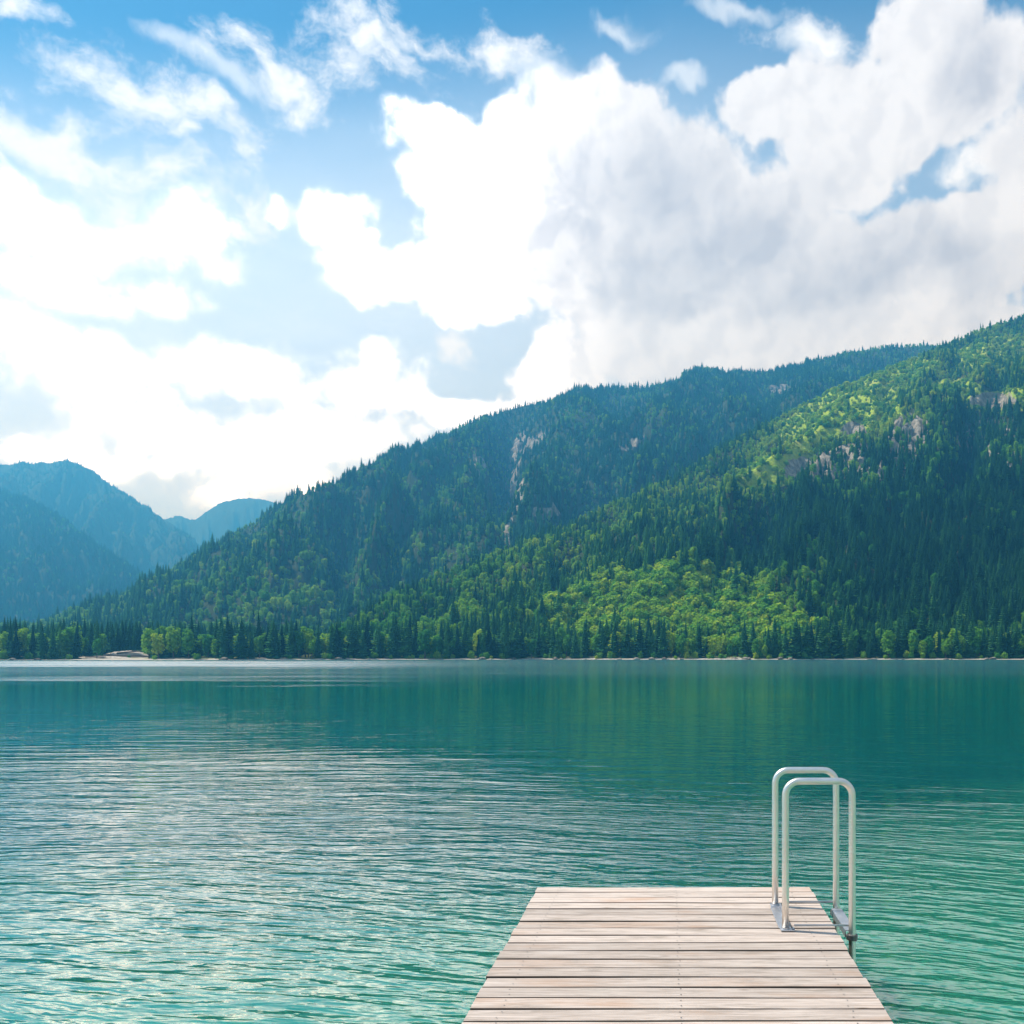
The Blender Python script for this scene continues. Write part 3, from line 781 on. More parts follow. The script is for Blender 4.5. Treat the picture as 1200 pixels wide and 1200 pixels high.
# ------------------------------------------------------------------ bathing ladder
ladder = tag(empty('bathing_ladder', (1.035, 5.88, DECK_Z)), 'steel bathing ladder with two tall arched handrails at the jetty edge', 'ladder')
XI, XO, RT, HT, BR = 0.722 - 1.035, 1.136 - 1.035, 0.0218, 0.925, 0.088
def arc_pts(cx_, cz_, r, a0, a1, y, n=8):
    return [(cx_ + r * math.cos(a0 + (a1 - a0) * i / n), y, cz_ + r * math.sin(a0 + (a1 - a0) * i / n)) for i in range(n + 1)]
bed = float(ground_z(np.array(1.1), np.array(5.9))) - DECK_Z
for yy in (0.27, -0.27):
    pts = [(XI, yy, 0.008)] + [(XI, yy, HT * t) for t in (0.25, 0.5, 0.75)]
    pts += arc_pts(XI + BR, HT - BR, BR, math.pi, math.pi / 2, yy)
    pts += arc_pts(XO - BR, HT - BR, BR, math.pi / 2, 0, yy)
    pts += [(XO, yy, HT * t) for t in (0.7, 0.4, 0.1)] + [(XO, yy, -0.4), (XO, yy, -1.35)]
    bm = bmesh.new(); add_tube(bm, pts, RT, 20)
    bm_obj('handrail', bm, M_STEEL, ladder, True)
    # foot plate under the post on the planks
    bm = bmesh.new(); add_box(bm, (XI + 0.012, yy - 0.004 * (1 if yy > 0 else -1), 0.0075), (0.088, 0.075, 0.007), 0.0015)
    add_tube(bm, [(XI, yy, 0.010), (XI, yy, 0.022)], 0.0255, 18)
    f = bm_obj('foot_plate', bm, M_GALV, ladder)
    for oy in (0.022, -0.026):
        bm = bmesh.new()
        add_tube(bm, [(XI + 0.042, yy + oy, 0.0105), (XI + 0.042, yy + oy, 0.017)], 0.0065, 6)
        bm_obj('bolt', bm, M_DARKSTEEL, f)
    # flat bar from the foot to the outer post
    bm = bmesh.new(); add_box(bm, ((XI + XO) / 2 + 0.028, yy + 0.024, 0.024), (XO - XI - 0.06, 0.006, 0.013), 0.001)
    bm_obj('tie_bar', bm, M_GALV, ladder)
    # clamp on the outer post
    bm = bmesh.new(); add_tube(bm, [(XO, yy, -0.058), (XO, yy, -0.026)], 0.033, 18); add_box(bm, (XO - 0.008, yy, -0.042), (0.058, 0.026, 0.028), 0.002)
    bm_obj('clamp', bm, M_DARKSTEEL, ladder)
# inner angle iron between the feet, outer channel between the posts
bm = bmesh.new()
add_box(bm, (XI - 0.006, 0, 0.0042), (0.062, 0.475, 0.0055), 0.001)
add_box(bm, (XI + 0.0285, 0, 0.021), (0.005, 0.462, 0.026), 0.001)
bm_obj('angle_iron', bm, M_GALV, ladder)
bm = bmesh.new()
add_box(bm, (XO - 0.004, 0, -0.010), (0.058, 0.485, 0.006), 0.001)
add_box(bm, (XO - 0.036, 0, -0.030), (0.005, 0.485, 0.046), 0.001)
add_box(bm, (XO + 0.028, 0, -0.024), (0.005, 0.485, 0.034), 0.001)
bm_obj('channel', bm, M_GALV, ladder)
for zz in (-0.42, -0.68, -0.94, -1.2):
    bm = bmesh.new(); add_box(bm, (XO, 0, zz), (0.075, 0.505, 0.026), 0.004)
    bm_obj('rung', bm, M_STEEL, ladder)

# ------------------------------------------------------------------ tree models
def spruce_crown(seed, H=26.0, Rb=3.9):
    r = random.Random(seed)
    vs, fs = [], []
    def V(*p): vs.append(p); return len(vs) - 1
    tiers = 19
    base = 0.05 * H
    for i in range(tiers):
        t = i / (tiers - 1)
        z = base + (H - base) * (t ** 0.92) * 0.985
        rad = Rb * (1 - t) ** 0.70 * (0.86 + 0.28 * r.random()) + 0.16
        nb = max(5, int(10 - 4 * t))
        ph = r.random() * 6.28
        for k in range(nb):
            a = ph + 2 * math.pi * (k + r.uniform(-0.3, 0.3)) / nb
            L = rad * r.uniform(0.68, 1.16)
            dr = L * r.uniform(0.22, 0.5) * (1.15 - 0.75 * t)
            ca, sa = math.cos(a), math.sin(a)
            w = L * r.uniform(0.22, 0.34) + 0.12
            def pt(f, side, dz=0.0):
                zz = z - dr * (f ** 1.3) + (0.10 * L if f > 0.9 else 0) + dz
                return (ca * L * f - sa * side, sa * L * f + ca * side, zz)
            c0_ = V(*pt(0.0, 0, 0.25)); 
            l1 = V(*pt(0.42, w * 0.75, -0.16 * L)); r1 = V(*pt(0.42, -w * 0.75, -0.16 * L)); m1 = V(*pt(0.45, 0, 0.05 * L))
            l2 = V(*pt(0.74, w, -0.20 * L)); r2 = V(*pt(0.74, -w, -0.20 * L)); m2 = V(*pt(0.72, 0, 0.03 * L))
            tip = V(*pt(1.0, r.uniform(-0.1, 0.1) * L))
            fs += [(c0_, m1, l1), (c0_, r1, m1), (m1, m2, l2), (m1, l2, l1), (m1, r2, m2), (m1, r1, r2), (m2, tip, l2), (m2, r2, tip)]
    # dense inside of the crown
    cs = 8
    rows = []
    for (f, q) in ((0.03, 0.30), (0.22, 0.56), (0.5, 0.36), (0.78, 0.15)):
        rows.append([V(math.cos(6.283 * j / cs + f * 5) * Rb * q * r.uniform(0.8, 1.2), math.sin(6.283 * j / cs + f * 5) * Rb * q * r.uniform(0.8, 1.2), f * H) for j in range(cs)])
    top = V(0, 0, H)
    for a, b in zip(rows, rows[1:]):
        for j in range(cs): fs.append((a[j], a[(j + 1) % cs], b[(j + 1) % cs], b[j]))
    for j in range(cs): fs.append((rows[-1][j], rows[-1][(j + 1) % cs], top))
    me = bpy.data.meshes.new('spruce_crown'); me.from_pydata(vs, [], fs); me.update(); me.materials.append(M_NEEDLE)
    return me

def leafy_crown(seed, H=17.0, W=5.2, base=0.12, lobes=9, nleaf=560):
    r = random.Random(seed)
    vs, fs = [], []
    L = []
    for i in range(lobes):
        t = (i + 0.5) / lobes
        z = H * (base + 0.16 + (0.86 - base - 0.16) * t)
        rr = W * (0.30 + 0.62 * math.sin(math.pi * (0.22 + 0.68 * t))) * r.uniform(0.45, 0.75)
        off = (W - rr) * r.uniform(0.25, 0.72); a = i * 2.4 + r.uniform(-0.5, 0.5)
        L.append((Vector((math.cos(a) * off, math.sin(a) * off, z)), rr * r.uniform(0.75, 1.0), rr * r.uniform(0.75, 1.05)))
    L.append((Vector((0, 0, H * 0.52)), W * 0.62, H * 0.36))
    tot = sum(q[1] ** 2 for q in L)
    for (c, rx, rz) in L:
        n = int(nleaf * rx ** 2 / tot) + 8
        for _ in range(n):
            d = Vector((r.gauss(0, 1), r.gauss(0, 1), r.gauss(0, 1) + 0.25)).normalized()
            k = r.uniform(0.72, 1.10)
            p = c + Vector((d.x * rx, d.y * rx, d.z * rz)) * k
            if p.z < H * base * 0.7: continue
            nrm = (d + Vector((r.uniform(-1, 1), r.uniform(-1, 1), r.uniform(-0.4, 1.0))) * 0.75).normalized()
            u = nrm.orthogonal().normalized()
            ang = r.random() * 6.28
            u = (Matrix.Rotation(ang, 3, nrm) @ u); v = nrm.cross(u)
            s = r.uniform(0.34, 0.80) * (W / 5.0) ** 0.5
            b = len(vs)
            vs.extend([tuple(p + u * s), tuple(p + v * s * 0.8 + nrm * 0.12), tuple(p - u * s * r.uniform(0.7, 1.2)), tuple(p - v * s * 0.8 + nrm * 0.12)])
            fs.extend([(b, b + 1, b + 2), (b, b + 2, b + 3)])
    for (c, rx, rz) in L:                                            # twiggy inside that closes the crown
        bm = bmesh.new(); bmesh.ops.create_icosphere(bm, subdivisions=1, radius=1.0)
        b = len(vs)
        for v in bm.verts:
            q = r.uniform(0.55, 0.82)
            vs.append((c.x + v.co.x * rx * q, c.y + v.co.y * rx * q, c.z + v.co.z * rz * q))
        for f in bm.faces: fs.append(tuple(b + v.index for v in f.verts))
        bm.free()
    me = bpy.data.meshes.new('leafy_crown'); me.from_pydata(vs, [], fs); me.update(); me.materials.append(M_LEAF)
    return me

def trunk_mesh(h, r0, r1, seed, limbs=0):
    r = random.Random(seed)
    bm = bmesh.new()
    add_tube(bm, [(0, 0, -1.2), (0.05, 0.02, h * 0.3), (r.uniform(-.2, .2), r.uniform(-.2, .2), h * 0.65), (0, 0, h)], [r0 * 1.25, r0, (r0 + r1) / 2, r1], 7)
    for i in range(limbs):
        a = i * 2.3; z = h * (0.35 + 0.1 * i)
        add_tube(bm, [(0, 0, z), (math.cos(a) * h * 0.14, math.sin(a) * h * 0.14, z + h * 0.12), (math.cos(a) * h * 0.22, math.sin(a) * h * 0.22, z + h * 0.25)], [r0 * 0.5, r0 * 0.3, r0 * 0.12], 5)
    me = bpy.data.meshes.new('trunk'); bm.to_mesh(me); bm.free(); me.materials.append(M_BARK)
    return me

SPRUCE = [spruce_crown(s, 26.0, rb) for s, rb in ((1, 3.9), (2, 3.3), (3, 4.4), (4, 3.0))]
BROAD = [leafy_crown(s, 17.0, w, b) for s, w, b in ((11, 5.0, 0.10), (12, 5.8, 0.08), (13, 4.2, 0.12), (14, 5.3, 0.05))]
SHRUB = [leafy_crown(s, 3.6, 2.6, 0.0, 5, 200) for s in (21, 22)]
SP_TRUNK = [trunk_mesh(22, 0.36, 0.05, s) for s in range(4)]
BR_TRUNK = [trunk_mesh(12, 0.34, 0.06, s, 4) for s in range(4)]
SH_TRUNK = [trunk_mesh(2.4, 0.08, 0.02, s, 4) for s in range(2)]

# ------------------------------------------------------------------ the trees one can tell apart: along the far shore
def zone(px):
    if px < 118: return 'on the wooded point beside the landing'
    if px < 168: return 'standing back behind the gravel landing'
    if px < 232: return 'on the grassy bank beside the landing'
    if px < 430: return 'below the long bluish mountain'
    if px < 640: return 'where the green hillside meets the lake'
    if px < 860: return 'below the bright green lakeside clearing'
    if px < 935: return 'near the white gravel spit'
    return 'under the dark wooded hillside'

trees = []       # kind, variant, x, y, scale, width, tint, px
def px_of(x, y): return CX + FPX * x / y
def solid(x, y):
    return ground_z(x, y)
tr = np.random.default_rng(23)
def front_density(px):
    return 0.0 if 122 < px < 168 else 1.0
# spruce front rows
cand = []
for row, (lo, hi, n) in enumerate(((5, 13, 150), (13, 26, 140), (26, 46, 90))):
    xs = np.linspace(-460, 275, n) + tr.uniform(-2.6, 2.6, n)
    for x in xs:
        y = float(shore_y(x)) + tr.uniform(lo, hi)
        p = px_of(x, y)
        if p < -25 or p > 1225: continue
        if 80 < p < 250 and row == 0: continue
        if 118 < p < 172 and row < 3: continue
        big = float(fbm(np.array(p * 0.012), np.array(2.2), 3))
        open_ = math.exp(-((p - 845) / 42.0) ** 2) + 0.75 * math.exp(-((p - 195) / 24.0) ** 2)
        broad = tr.random() < 0.24 + 0.5 * max(0, big - 0.5) + 0.55 * open_
        if row == 0 and tr.random() < 0.10 + 0.5 * open_: continue
        cand.append((broad, x, y, p, row))
for broad, x, y, p, row in cand:
    if broad:
        s = tr.uniform(0.75, 1.35) * (0.78 if 800 < p < 900 else 1.0)
        tint = float(np.clip(tr.normal(0.50, 0.2) + (0.14 if 160 < p < 215 or 690 < p < 930 else 0), 0.05, 0.98))
        trees.append(('broad', int(tr.integers(4)), x, y, s, tr.uniform(0.85, 1.15), tint, p))
    else:
        s = tr.uniform(0.62, 1.0) * tr.uniform(0.95, 1.28) * (1.05 if p > 930 else 1.0) * (0.85 if p < 120 else 1.0)
        trees.append(('spruce', int(tr.integers(4)), x, y, s, tr.uniform(1.0, 1.55), float(np.clip(tr.normal(0.24, 0.15), 0, 0.8)), p))
sp_list = sorted([t for t in trees if t[0] == 'spruce'], key=lambda t: t[3] - 6 * t[4])[:296]
br_list = [t for t in trees if t[0] == 'broad'][:200]

def describe(t, species):
    kind, v, x, y, s, w, tint, p = t
    size = 'Tall' if s > (0.98 if kind == 'spruce' else 1.0) else ('Low' if s < (0.82 if kind == 'spruce' else 0.76) else 'Middling')
    c = (('blackish green' if tint < 0.12 else 'dark green' if tint < 0.27 else 'mid green') if kind == 'spruce'
         else ('deep green' if tint < 0.42 else 'fresh green' if tint < 0.66 else 'yellowish green'))
    d = y - float(shore_y(x))
    row = 'by the water' if d < 13 else 'a row back' if d < 25 else 'set deeper'
    shape = (('slender ' if w < 1.18 else 'broad ' if w > 1.38 else 'regular ') if kind == 'spruce' else ('upright ' if w < 0.95 else 'spreading ' if w > 1.05 else ''))
    return f'{size} {shape}{c} {species} {row} {zone(p)}'
def plant(lst, name, meshes, trunks, species, gname):
    protos = []
    by = {}
    for t in lst: by.setdefault(zone(t[7]), []).append(t)
    special = {}
    for z, ts in by.items():
        hi = max(ts, key=lambda t: t[4]); lo = min(ts, key=lambda t: t[4])
        special[id(hi)] = f'Tallest {species} {z}'
        if lo is not hi: special[id(lo)] = f'Smallest {species} {z}'
        pal = max(ts, key=lambda t: t[6])
        if id(pal) not in special: special[id(pal)] = f'Palest green {species} {z}'
    for t in lst:
        kind, v, x, y, s, w, tint, p = t
        root = empty(name, (x, y, float(ground_z(np.array(x), np.array(y))) - 0.15), tr.uniform(0, 6.28))
        root.scale = (s * w, s * w, s)
        root.rotation_euler = (tr.normal(0, 0.02), tr.normal(0, 0.02), root.rotation_euler.z)
        tag(root, special.get(id(t)) or describe(t, species), 'tree', f'{gname} {zone(p)}')
        c = bpy.data.objects.new('crown', meshes[v]); col.objects.link(c); c.parent = root
        c['tint'] = tint
        k_ = bpy.data.objects.new('trunk', trunks[v]); col.objects.link(k_); k_.parent = root
        protos.append(c)
    return protos
sp_crowns = plant(sp_list, 'spruce_tree', SPRUCE, SP_TRUNK, 'spruce', 'spruces')
br_crowns = plant(br_list, 'broadleaf_tree', BROAD, BR_TRUNK, 'broadleaf tree', 'broadleaf trees')

# ------------------------------------------------------------------ shrubs along the water
shrub_crowns = []
sh = []
for i in range(110):
    x = float(tr.uniform(-450, 265)); y = float(shore_y(x)) + tr.uniform(3.0, 8.5)
    p = px_of(x, y)
    if 75 < p < 165 and tr.random() < 0.8: continue
    sh.append((x, y, p))
sh += [(float((151 - CX) / FPX * 566), 566.0, 151.0), (float((163 - CX) / FPX * 590), 590.0, 163.0)]
for x, y, p in sh:
    v = int(tr.integers(2)); s = tr.uniform(0.55, 1.35); tint = float(np.clip(tr.normal(0.6, 0.2), 0.1, 1))
    root = empty('shrub', (x, y, float(ground_z(np.array(x), np.array(y))) - 0.1), tr.uniform(0, 6.28))
    root.scale = (s, s, s * tr.uniform(0.8, 1.2))
    size = 'Large' if s > 1.05 else 'Small' if s < 0.8 else 'Rounded'
    tag(root, f"{size} {'yellow green' if tint > 0.66 else 'green' if tint > 0.45 else 'dark green'} shore shrub {zone(p)}", 'shrub', f'lakeside shrubs {zone(p)}')
    c = bpy.data.objects.new('crown', SHRUB[v]); col.objects.link(c); c.parent = root; c['tint'] = tint
    k_ = bpy.data.objects.new('trunk', SH_TRUNK[v]); col.objects.link(k_); k_.parent = root
    shrub_crowns.append(c)

# ------------------------------------------------------------------ forest masses
def scatter(h, n, seed, lo=-220, hi=1400, vmax=1.06, vmin=0.0):
    r = np.random.default_rng(seed)
    X, Y, Z = h['X'], h['Y'], h['Z']
    A = np.stack([X, Y, Z], -1)
    e1 = A[:-1, 1:] - A[:-1, :-1]; e2 = A[1:, :-1] - A[:-1, :-1]
    area = np.hypot(e1[..., 0], e1[..., 1]) * np.hypot(e2[..., 0], e2[..., 1])
    pxc = h['px'][:-1, :-1]; vc = h['V'][:-1, :-1]
    area = area * (pxc > lo) * (pxc < hi) * (vc <= vmax) * (vc >= vmin)
    pr = area.ravel() / area.sum()
    c = r.choice(pr.size, n, p=pr)
    i, j = np.unravel_index(c, area.shape)
    a, b = r.random(n), r.random(n)
    def lerp(F):
        return (F[i, j] * (1 - a) + F[i, j + 1] * a) * (1 - b) + (F[i + 1, j] * (1 - a) + F[i + 1, j + 1] * a) * b
    return {k_: lerp(h[k_]) for k_ in ('X', 'Y', 'Z', 'px', 'py', 'mead', 'rock', 'V')}, r

def thin(x, y, cell):
    """keep at most one per cell, so crowns stand side by side rather than inside one another"""
    kx = np.floor(x / cell).astype(np.int64); ky = np.floor(y / cell).astype(np.int64)
    _, first = np.unique(kx * 1000003 + ky, return_index=True)
    return first

SP, BRD, SHB = [], [], []
def grow(h, n, seed, cell, size, broad_bias, tint_bias, lo=-220, hi=1400, vmax=1.06):
    s, r = scatter(h, n, seed, lo, hi, vmax)
    keep = thin(s['X'], s['Y'], cell)
    s = {k_: v[keep] for k_, v in s.items()}
    m = len(keep)
    clump = fbm(s['X'] * 0.010 + seed, s['Y'] * 0.010, 4)
    clump2 = fbm(s['X'] * 0.03 + seed * 3, s['Y'] * 0.03, 3)
    px, py = s['px'], s['py']
    bb = broad_bias(px, py) + 1.7 * (clump - 0.5) + 0.9 * (clump2 - 0.5)
    is_b = r.random(m) < np.clip(bb, 0.02, 0.97)
    gone = r.random(m) < np.clip(s['rock'] * 0.5 + s['mead'] * 0.95, 0, 0.97)
    gone |= (r.random(m) < 0.05) | (fbm(s['X'] * 0.06 + seed, s['Y'] * 0.06, 2) < 0.16)
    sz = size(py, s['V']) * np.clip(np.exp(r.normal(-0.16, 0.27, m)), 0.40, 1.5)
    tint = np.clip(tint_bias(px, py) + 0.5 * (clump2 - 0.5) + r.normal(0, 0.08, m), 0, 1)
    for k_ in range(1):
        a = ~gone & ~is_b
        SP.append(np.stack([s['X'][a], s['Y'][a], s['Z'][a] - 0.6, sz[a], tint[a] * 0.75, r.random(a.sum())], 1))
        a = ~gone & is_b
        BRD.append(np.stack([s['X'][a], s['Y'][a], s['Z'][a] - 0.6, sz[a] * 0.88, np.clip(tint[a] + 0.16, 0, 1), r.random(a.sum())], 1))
        a = gone & (s['mead'] > 0.25) & (s['rock'] < 0.5) & (r.random(m) < np.where(py > 660, 0.95, 0.45))
        SHB.append(np.stack([s['X'][a], s['Y'][a], s['Z'][a] - 0.2, r.uniform(0.6, 2.0, a.sum()) * np.where(py[a] > 660, 1.35, 1.0), np.clip(0.72 + r.normal(0, 0.16, a.sum()), 0, 1), r.random(a.sum())], 1))

shade_patch = lambda px, py: sstep(1.15, 0.55, ell(px, py, 1120, 640, 230, 125, -8)) * 0.9  # cloud shade on the slope, put into colour: darker leaf tint, more spruce
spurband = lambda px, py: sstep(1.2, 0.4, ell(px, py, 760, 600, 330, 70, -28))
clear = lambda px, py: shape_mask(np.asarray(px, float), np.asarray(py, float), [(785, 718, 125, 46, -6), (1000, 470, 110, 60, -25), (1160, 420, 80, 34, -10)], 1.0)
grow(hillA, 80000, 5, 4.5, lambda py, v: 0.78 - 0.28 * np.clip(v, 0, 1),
     lambda px, py: 0.44 + 0.20 * spurband(px, py) + 0.22 * clear(px, py) - 0.34 * shade_patch(px, py),
     lambda px, py: 0.36 + 0.18 * spurband(px, py) + 0.30 * clear(px, py) - 0.22 * shade_patch(px, py), 330, 1330, 1.02)
grow(hillB, 65000, 6, 6.0, lambda py, v: 0.88 - 0.30 * np.clip(v, 0, 1),
     lambda px, py: 0.34 + 0.30 * sstep(560, 700, py), lambda px, py: 0.36 + 0.12 * sstep(560, 700, py), -60, 1180, 1.02)
grow(hillE, 14000, 7, 8.0, lambda py, v: 0.8 + 0 * v, lambda px, py: 0.1 + 0 * px, lambda px, py: 0.15 + 0 * px, -90, 260)
grow(hillC, 16000, 8, 11.0, lambda py, v: 0.85 - 0.3 * v, lambda px, py: 0.05 + 0 * px, lambda px, py: 0.15 + 0 * px, -60, 330)
# valley floor behind the front rows
r_ = np.random.default_rng(31)
n_ = 16000
yv = r_.uniform(540, 1080, n_); pv = r_.uniform(-80, 1260, n_); xv = (pv - CX) / FPX * yv
dv = yv - shore_y(xv)
ok = (dv > np.where((pv > 118) & (pv < 172), 62, 30)) & (dv < np.where(pv > 430, 60, 420))
xv, yv, pv = xv[ok], yv[ok], pv[ok]
kk = thin(xv, yv, 5.0); xv, yv, pv = xv[kk], yv[kk], pv[kk]
zv = ground_z(xv, yv)
cl = fbm(xv * 0.013 + 3, yv * 0.013, 4)
isb = r_.random(len(xv)) < np.clip(0.52 + 2.0 * (cl - 0.5) + 0.3 * clear(pv, pv * 0 + 735), 0.05, 0.9)
tv = np.clip(0.30 + 0.8 * (cl - 0.5) + r_.normal(0, 0.1, len(xv)), 0, 1)
szv = r_.uniform(0.66, 1.0, len(xv))
SP.append(np.stack([xv, yv, zv - 0.3, szv, tv * 0.7, r_.random(len(xv))], 1)[~isb])
BRD.append(np.stack([xv, yv, zv - 0.3, szv, np.clip(tv + 0.22, 0, 1), r_.random(len(xv))], 1)[isb])

def forest(name, arr, protos, label, wvar):
    arr = np.concatenate(arr)
    n = len(arr)
    r = np.random.default_rng(len(name))
    me = bpy.data.meshes.new(name)
    me.vertices.add(n)
    me.vertices.foreach_set('co', arr[:, :3].astype(np.float32).ravel())
    w = r.uniform(*wvar, n)
    for an, typ, val in (('size', 'FLOAT_VECTOR', np.stack([arr[:, 3] * w, arr[:, 3] * w, arr[:, 3]], 1)),
                         ('turn', 'FLOAT_VECTOR', np.stack([r.normal(0, 0.03, n), r.normal(0, 0.03, n), arr[:, 5] * 6.283], 1))):
        a = me.attributes.new(an, typ, 'POINT'); a.data.foreach_set('vector', val.astype(np.float32).ravel())
    a = me.attributes.new('tint', 'FLOAT', 'POINT'); a.data.foreach_set('value', arr[:, 4].astype(np.float32))
    a = me.attributes.new('model', 'INT', 'POINT'); a.data.foreach_set('value', r.integers(0, len(protos), n).astype(np.int32))
    o = bpy.data.objects.new(name, me); col.objects.link(o)
    g = bpy.data.node_groups.new(name, 'GeometryNodeTree')
    g.interface.new_socket('Geometry', in_out='INPUT', socket_type='NodeSocketGeometry')
    g.interface.new_socket('Geometry', in_out='OUTPUT', socket_type='NodeSocketGeometry')
    gi = g.nodes.new('NodeGroupInput'); go = g.nodes.new('NodeGroupOutput')
    jo = g.nodes.new('GeometryNodeJoinGeometry')
    for pr in protos:
        oi = g.nodes.new('GeometryNodeObjectInfo'); oi.transform_space = 'ORIGINAL'
        oi.inputs['Object'].default_value = pr; oi.inputs['As Instance'].default_value = True
        g.links.new(oi.outputs['Geometry'], jo.inputs[0])
    ip = g.nodes.new('GeometryNodeInstanceOnPoints')
    def named(nm, typ):
        q = g.nodes.new('GeometryNodeInputNamedAttribute'); q.data_type = typ; q.inputs['Name'].default_value = nm
        return q.outputs['Attribute']
    g.links.new(gi.outputs[0], ip.inputs['Points'])
    g.links.new(jo.outputs[0], ip.inputs['Instance'])
    ip.inputs['Pick Instance'].default_value = True
    g.links.new(named('model', 'INT'), ip.inputs['Instance Index'])
    er = g.nodes.new('FunctionNodeEulerToRotation'); g.links.new(named('turn', 'FLOAT_VECTOR'), er.inputs[0])
    g.links.new(er.outputs[0], ip.inputs['Rotation'])
    g.links.new(named('size', 'FLOAT_VECTOR'), ip.inputs['Scale'])
    g.links.new(ip.outputs[0], go.inputs[0])
    md = o.modifiers.new('scatter', 'NODES'); md.node_group = g
    tag(o, label, 'forest', kind='stuff')
    print(name, n)
    return o
def four(crowns, meshes):
    out = []
    for m in meshes:
        for c in crowns:
            if c.data == m: out.append(c); break
    return out
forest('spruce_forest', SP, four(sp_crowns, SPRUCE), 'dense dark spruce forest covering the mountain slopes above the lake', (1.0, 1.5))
forest('broadleaf_forest', BRD, four(br_crowns, BROAD), 'lighter green broadleaf woodland mixed through the slopes above the lake', (0.9, 1.25))
forest('clearing_bushes', SHB, four(shrub_crowns, SHRUB), 'yellow green bushes scattered over the grassy clearings on the hillside', (0.8, 1.4))

# ------------------------------------------------------------------ gravel landing and spits on the far shore
def mound(name, label, px, Y, lx, ly, h, seed, rz=0.0, mat=None):
    n, m_ = 40, 14
    vs, fs = [], []
    x0 = (px - CX) / FPX * Y
    for j in range(m_ + 1):
        for i in range(n):
            a = 2 * math.pi * i / n
            t = j / m_
            wob = 1 + 0.28 * (float(fbm(np.array(math.cos(a) * 1.6 + seed), np.array(math.sin(a) * 1.6 + seed), 3)) - 0.5) * 2
            x = math.cos(a) * lx * t * wob; y = math.sin(a) * ly * t * wob
            z = h * (1 - t ** 2.4) + 0.25 * h * (float(fbm(np.array(x * 0.5 + seed), np.array(y * 0.5), 4)) - 0.5) - 0.4
            vs.append((x, y, z))
    for j in range(m_):
        for i in range(n):
            a, b = j * n + i, j * n + (i + 1) % n
            fs.append((a, b, b + n, a + n))
    o = mesh_obj(name, vs, fs, mat or M_GRAVEL, None, True)
    o.location = (x0, Y, max(0.0, float(ground_z(np.array(x0), np.array(Y)))))
    o.rotation_euler = (0, 0, rz)
    return tag(o, label, 'gravel bank')
mound('gravel_bank', 'long pale gravel bank raised behind the landing', 150, 580, 17, 5, 4.6, 3.0, 0.05)
mound('gravel_bank', 'low gravel bank in front, nearest the water of the landing', 122, 556, 20, 4, 1.8, 5.5)
mound('gravel_bank', 'small white gravel spit under the bright clearing', 838, 602, 24, 4, 1.0, 8.2)
mound('gravel_bank', 'thin white gravel strip among the dark shore trees', 716, 606, 14, 3, 0.9, 6.1)
def log(label, px, Y, z, L, r, rz, ry):
    bm = bmesh.new()
    rr = random.Random(int(px * 7))
    add_tube(bm, [(-L / 2 + L * t, rr.uniform(-.12, .12), rr.uniform(-.05, .05)) for t in (0, .25, .5, .75, 1)], [r * 1.15, r, r * 1.02, r * 0.92, r * 0.78], 10)
    o = bm_obj('driftwood_log', bm, M_BARK, None, True)
    x0 = (px - CX) / FPX * Y
    o.location = (x0, Y, max(0.0, float(ground_z(np.array(x0), np.array(Y)))) + z); o.rotation_euler = (0, ry, rz)
    tag(o, label, 'log', 'driftwood logs on the gravel landing')
log('long dark log lying along the foot of the raised gravel bank', 146, 573.0, 1.2, 21, 0.62, 0.03, 0.0)
log('grey log slanting up over the crest of the gravel bank', 152, 577.0, 3.6, 16, 0.45, 0.05, -0.10)
log('short dark log at the shrub beside the gravel bank', 165, 573.5, 0.9, 10, 0.5, -0.1, 0.03)
log('thin pale log on the low bank by the water', 112, 551.5, 0.9, 12, 0.38, 0.06, 0.0)

# boulders at the waterline
bmesh_rocks = []
for q in range(5):
    bm = bmesh.new(); bmesh.ops.create_icosphere(bm, subdivisions=2, radius=1.0)
    rr = random.Random(q)
    ox = rr.uniform(0, 40)
    for v in bm.verts:
        f = 0.7 + 0.6 * float(fbm(np.array(v.co.x * 1.3 + ox), np.array(v.co.y * 1.3 + v.co.z * 1.7 + ox), 3))
        v.co = Vector((v.co.x * 1.3, v.co.y, v.co.z * 0.7)) * f
    me = bpy.data.meshes.new('boulder'); bm.to_mesh(me); bm.free(); me.materials.append(M_ROCK); bmesh_rocks.append(me)
for i in range(46):
    x = float(tr.uniform(-440, 262)); y = float(shore_y(x)) + tr.uniform(-2.0, 2.5); p = px_of(x, y)
    s_ = tr.uniform(0.6, 1.9)
    o = bpy.data.objects.new('boulder', bmesh_rocks[i % 5]); col.objects.link(o)
    o.location = (x, y, float(ground_z(np.array(x), np.array(y))) + 0.2 * s_); o.rotation_euler = (0, 0, tr.uniform(0, 6.28)); o.scale = (s_, s_, s_)
    tag(o, f"{'Large' if s_ > 1.4 else 'Small' if s_ < 0.9 else 'Rounded'} grey shore boulder {zone(p)}", 'boulder', f'waterline boulders {zone(p)}')

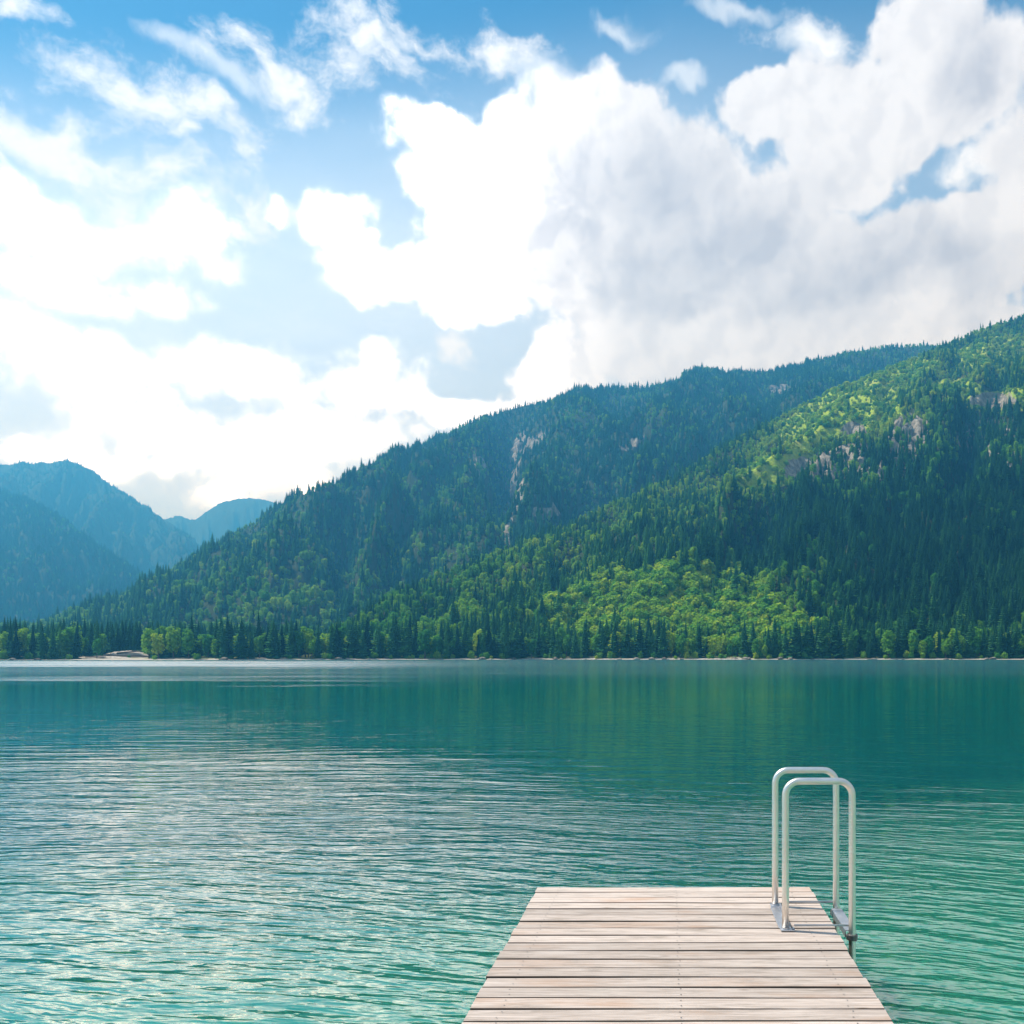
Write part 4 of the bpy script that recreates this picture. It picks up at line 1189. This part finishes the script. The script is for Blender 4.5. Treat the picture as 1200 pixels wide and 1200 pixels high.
# rock faces standing out of the forest
def crag(px, py, w, hgt, seed, label, h):
    d = (h['px'] - px) ** 2 + (h['py'] - py) ** 2
    d = np.where(h['V'] <= 1.0, d, 1e12)
    i, j = np.unravel_index(np.argmin(d), d.shape)
    x, y, z = h['X'][i, j], h['Y'][i, j], h['Z'][i, j]
    r = random.Random(seed)
    bm = bmesh.new()
    for k_ in range(9):
        sx = w * r.uniform(0.16, 0.36); sz = hgt * r.uniform(0.22, 0.5)
        c = (r.uniform(-0.5, 0.5) * w, r.uniform(-2, 2) - 0.0, r.uniform(-0.42, 0.42) * hgt)
        q = bmesh.ops.create_icosphere(bm, subdivisions=3, radius=1.0)
        ox, oy = r.uniform(0, 50), r.uniform(0, 50)
        for v in q['verts']:
            p = v.co.copy()
            f = 0.72 + 0.62 * float(fbm(np.array(p.x * 1.9 + ox + p.z * 0.9), np.array(p.y * 1.9 + oy - p.z * 0.4), 4))
            p = Vector((round(p.x * 3) / 3 * 0.45 + p.x * 0.55, p.y, round(p.z * 2.5) / 2.5 * 0.4 + p.z * 0.6)) * f
            v.co = Vector((p.x * sx + c[0], p.y * sx * 0.55 + c[1] + c[2] * 0.9, p.z * sz + c[2]))
    o = bm_obj('rock_outcrop', bm, M_ROCK)
    o.location = (x, y + 3.5, z - 3.0)
    tag(o, label, 'rock outcrop', 'rock outcrops on the wooded slopes')
crag(1062, 512, 20, 36, 1, 'tall pale cliff under the long bright meadow of the hillside', hillA)
crag(985, 538, 32, 17, 2, 'broad ragged grey outcrop below the meadow, beside the tall cliff', hillA)
crag(1040, 545, 22, 11, 3, 'low dark rock ledge at the foot of the tall pale cliff', hillA)
crag(1158, 518, 22, 22, 4, 'shaded dark rock face in deep forest near the hill crest meadows', hillA)
crag(615, 518, 22, 24, 5, 'white rock scar high in the gully of the bluish mountain', hillB)
crag(606, 578, 20, 40, 6, 'streaked pale rock wall halfway down the gully of the bluish mountain', hillB)
crag(912, 454, 34, 14, 7, 'faint hazy crag close below the ridge of the bluish mountain', hillB)

# ------------------------------------------------------------------ haze: one closed box of even air round everything
bm = bmesh.new()
top = max(float(h['Z'].max()) for h in (hillA, hillB, hillC, hillD, hillE)) + 30.0
print('air top', top)
add_box(bm, (0, 4650, (top - 17) / 2), (25800, 16700, top + 17))
mh, nth, outh = new_mat('haze_air')
pv_ = nth.node('ShaderNodeVolumePrincipled', None)
pv_.inputs['Color'].default_value = (0.08, 0.48, 1.0, 1)
pv_.inputs['Absorption Color'].default_value = (0.5, 0.5, 0.5, 1)
pv_.inputs['Density'].default_value = 2.9e-4
pv_.inputs['Anisotropy'].default_value = 0.35
nth.L.new(pv_.outputs[0], outh.inputs['Volume'])
haze = tag(bm_obj('haze', bm, mh), 'thin bluish summer haze filling the valley air', 'haze', kind='stuff')
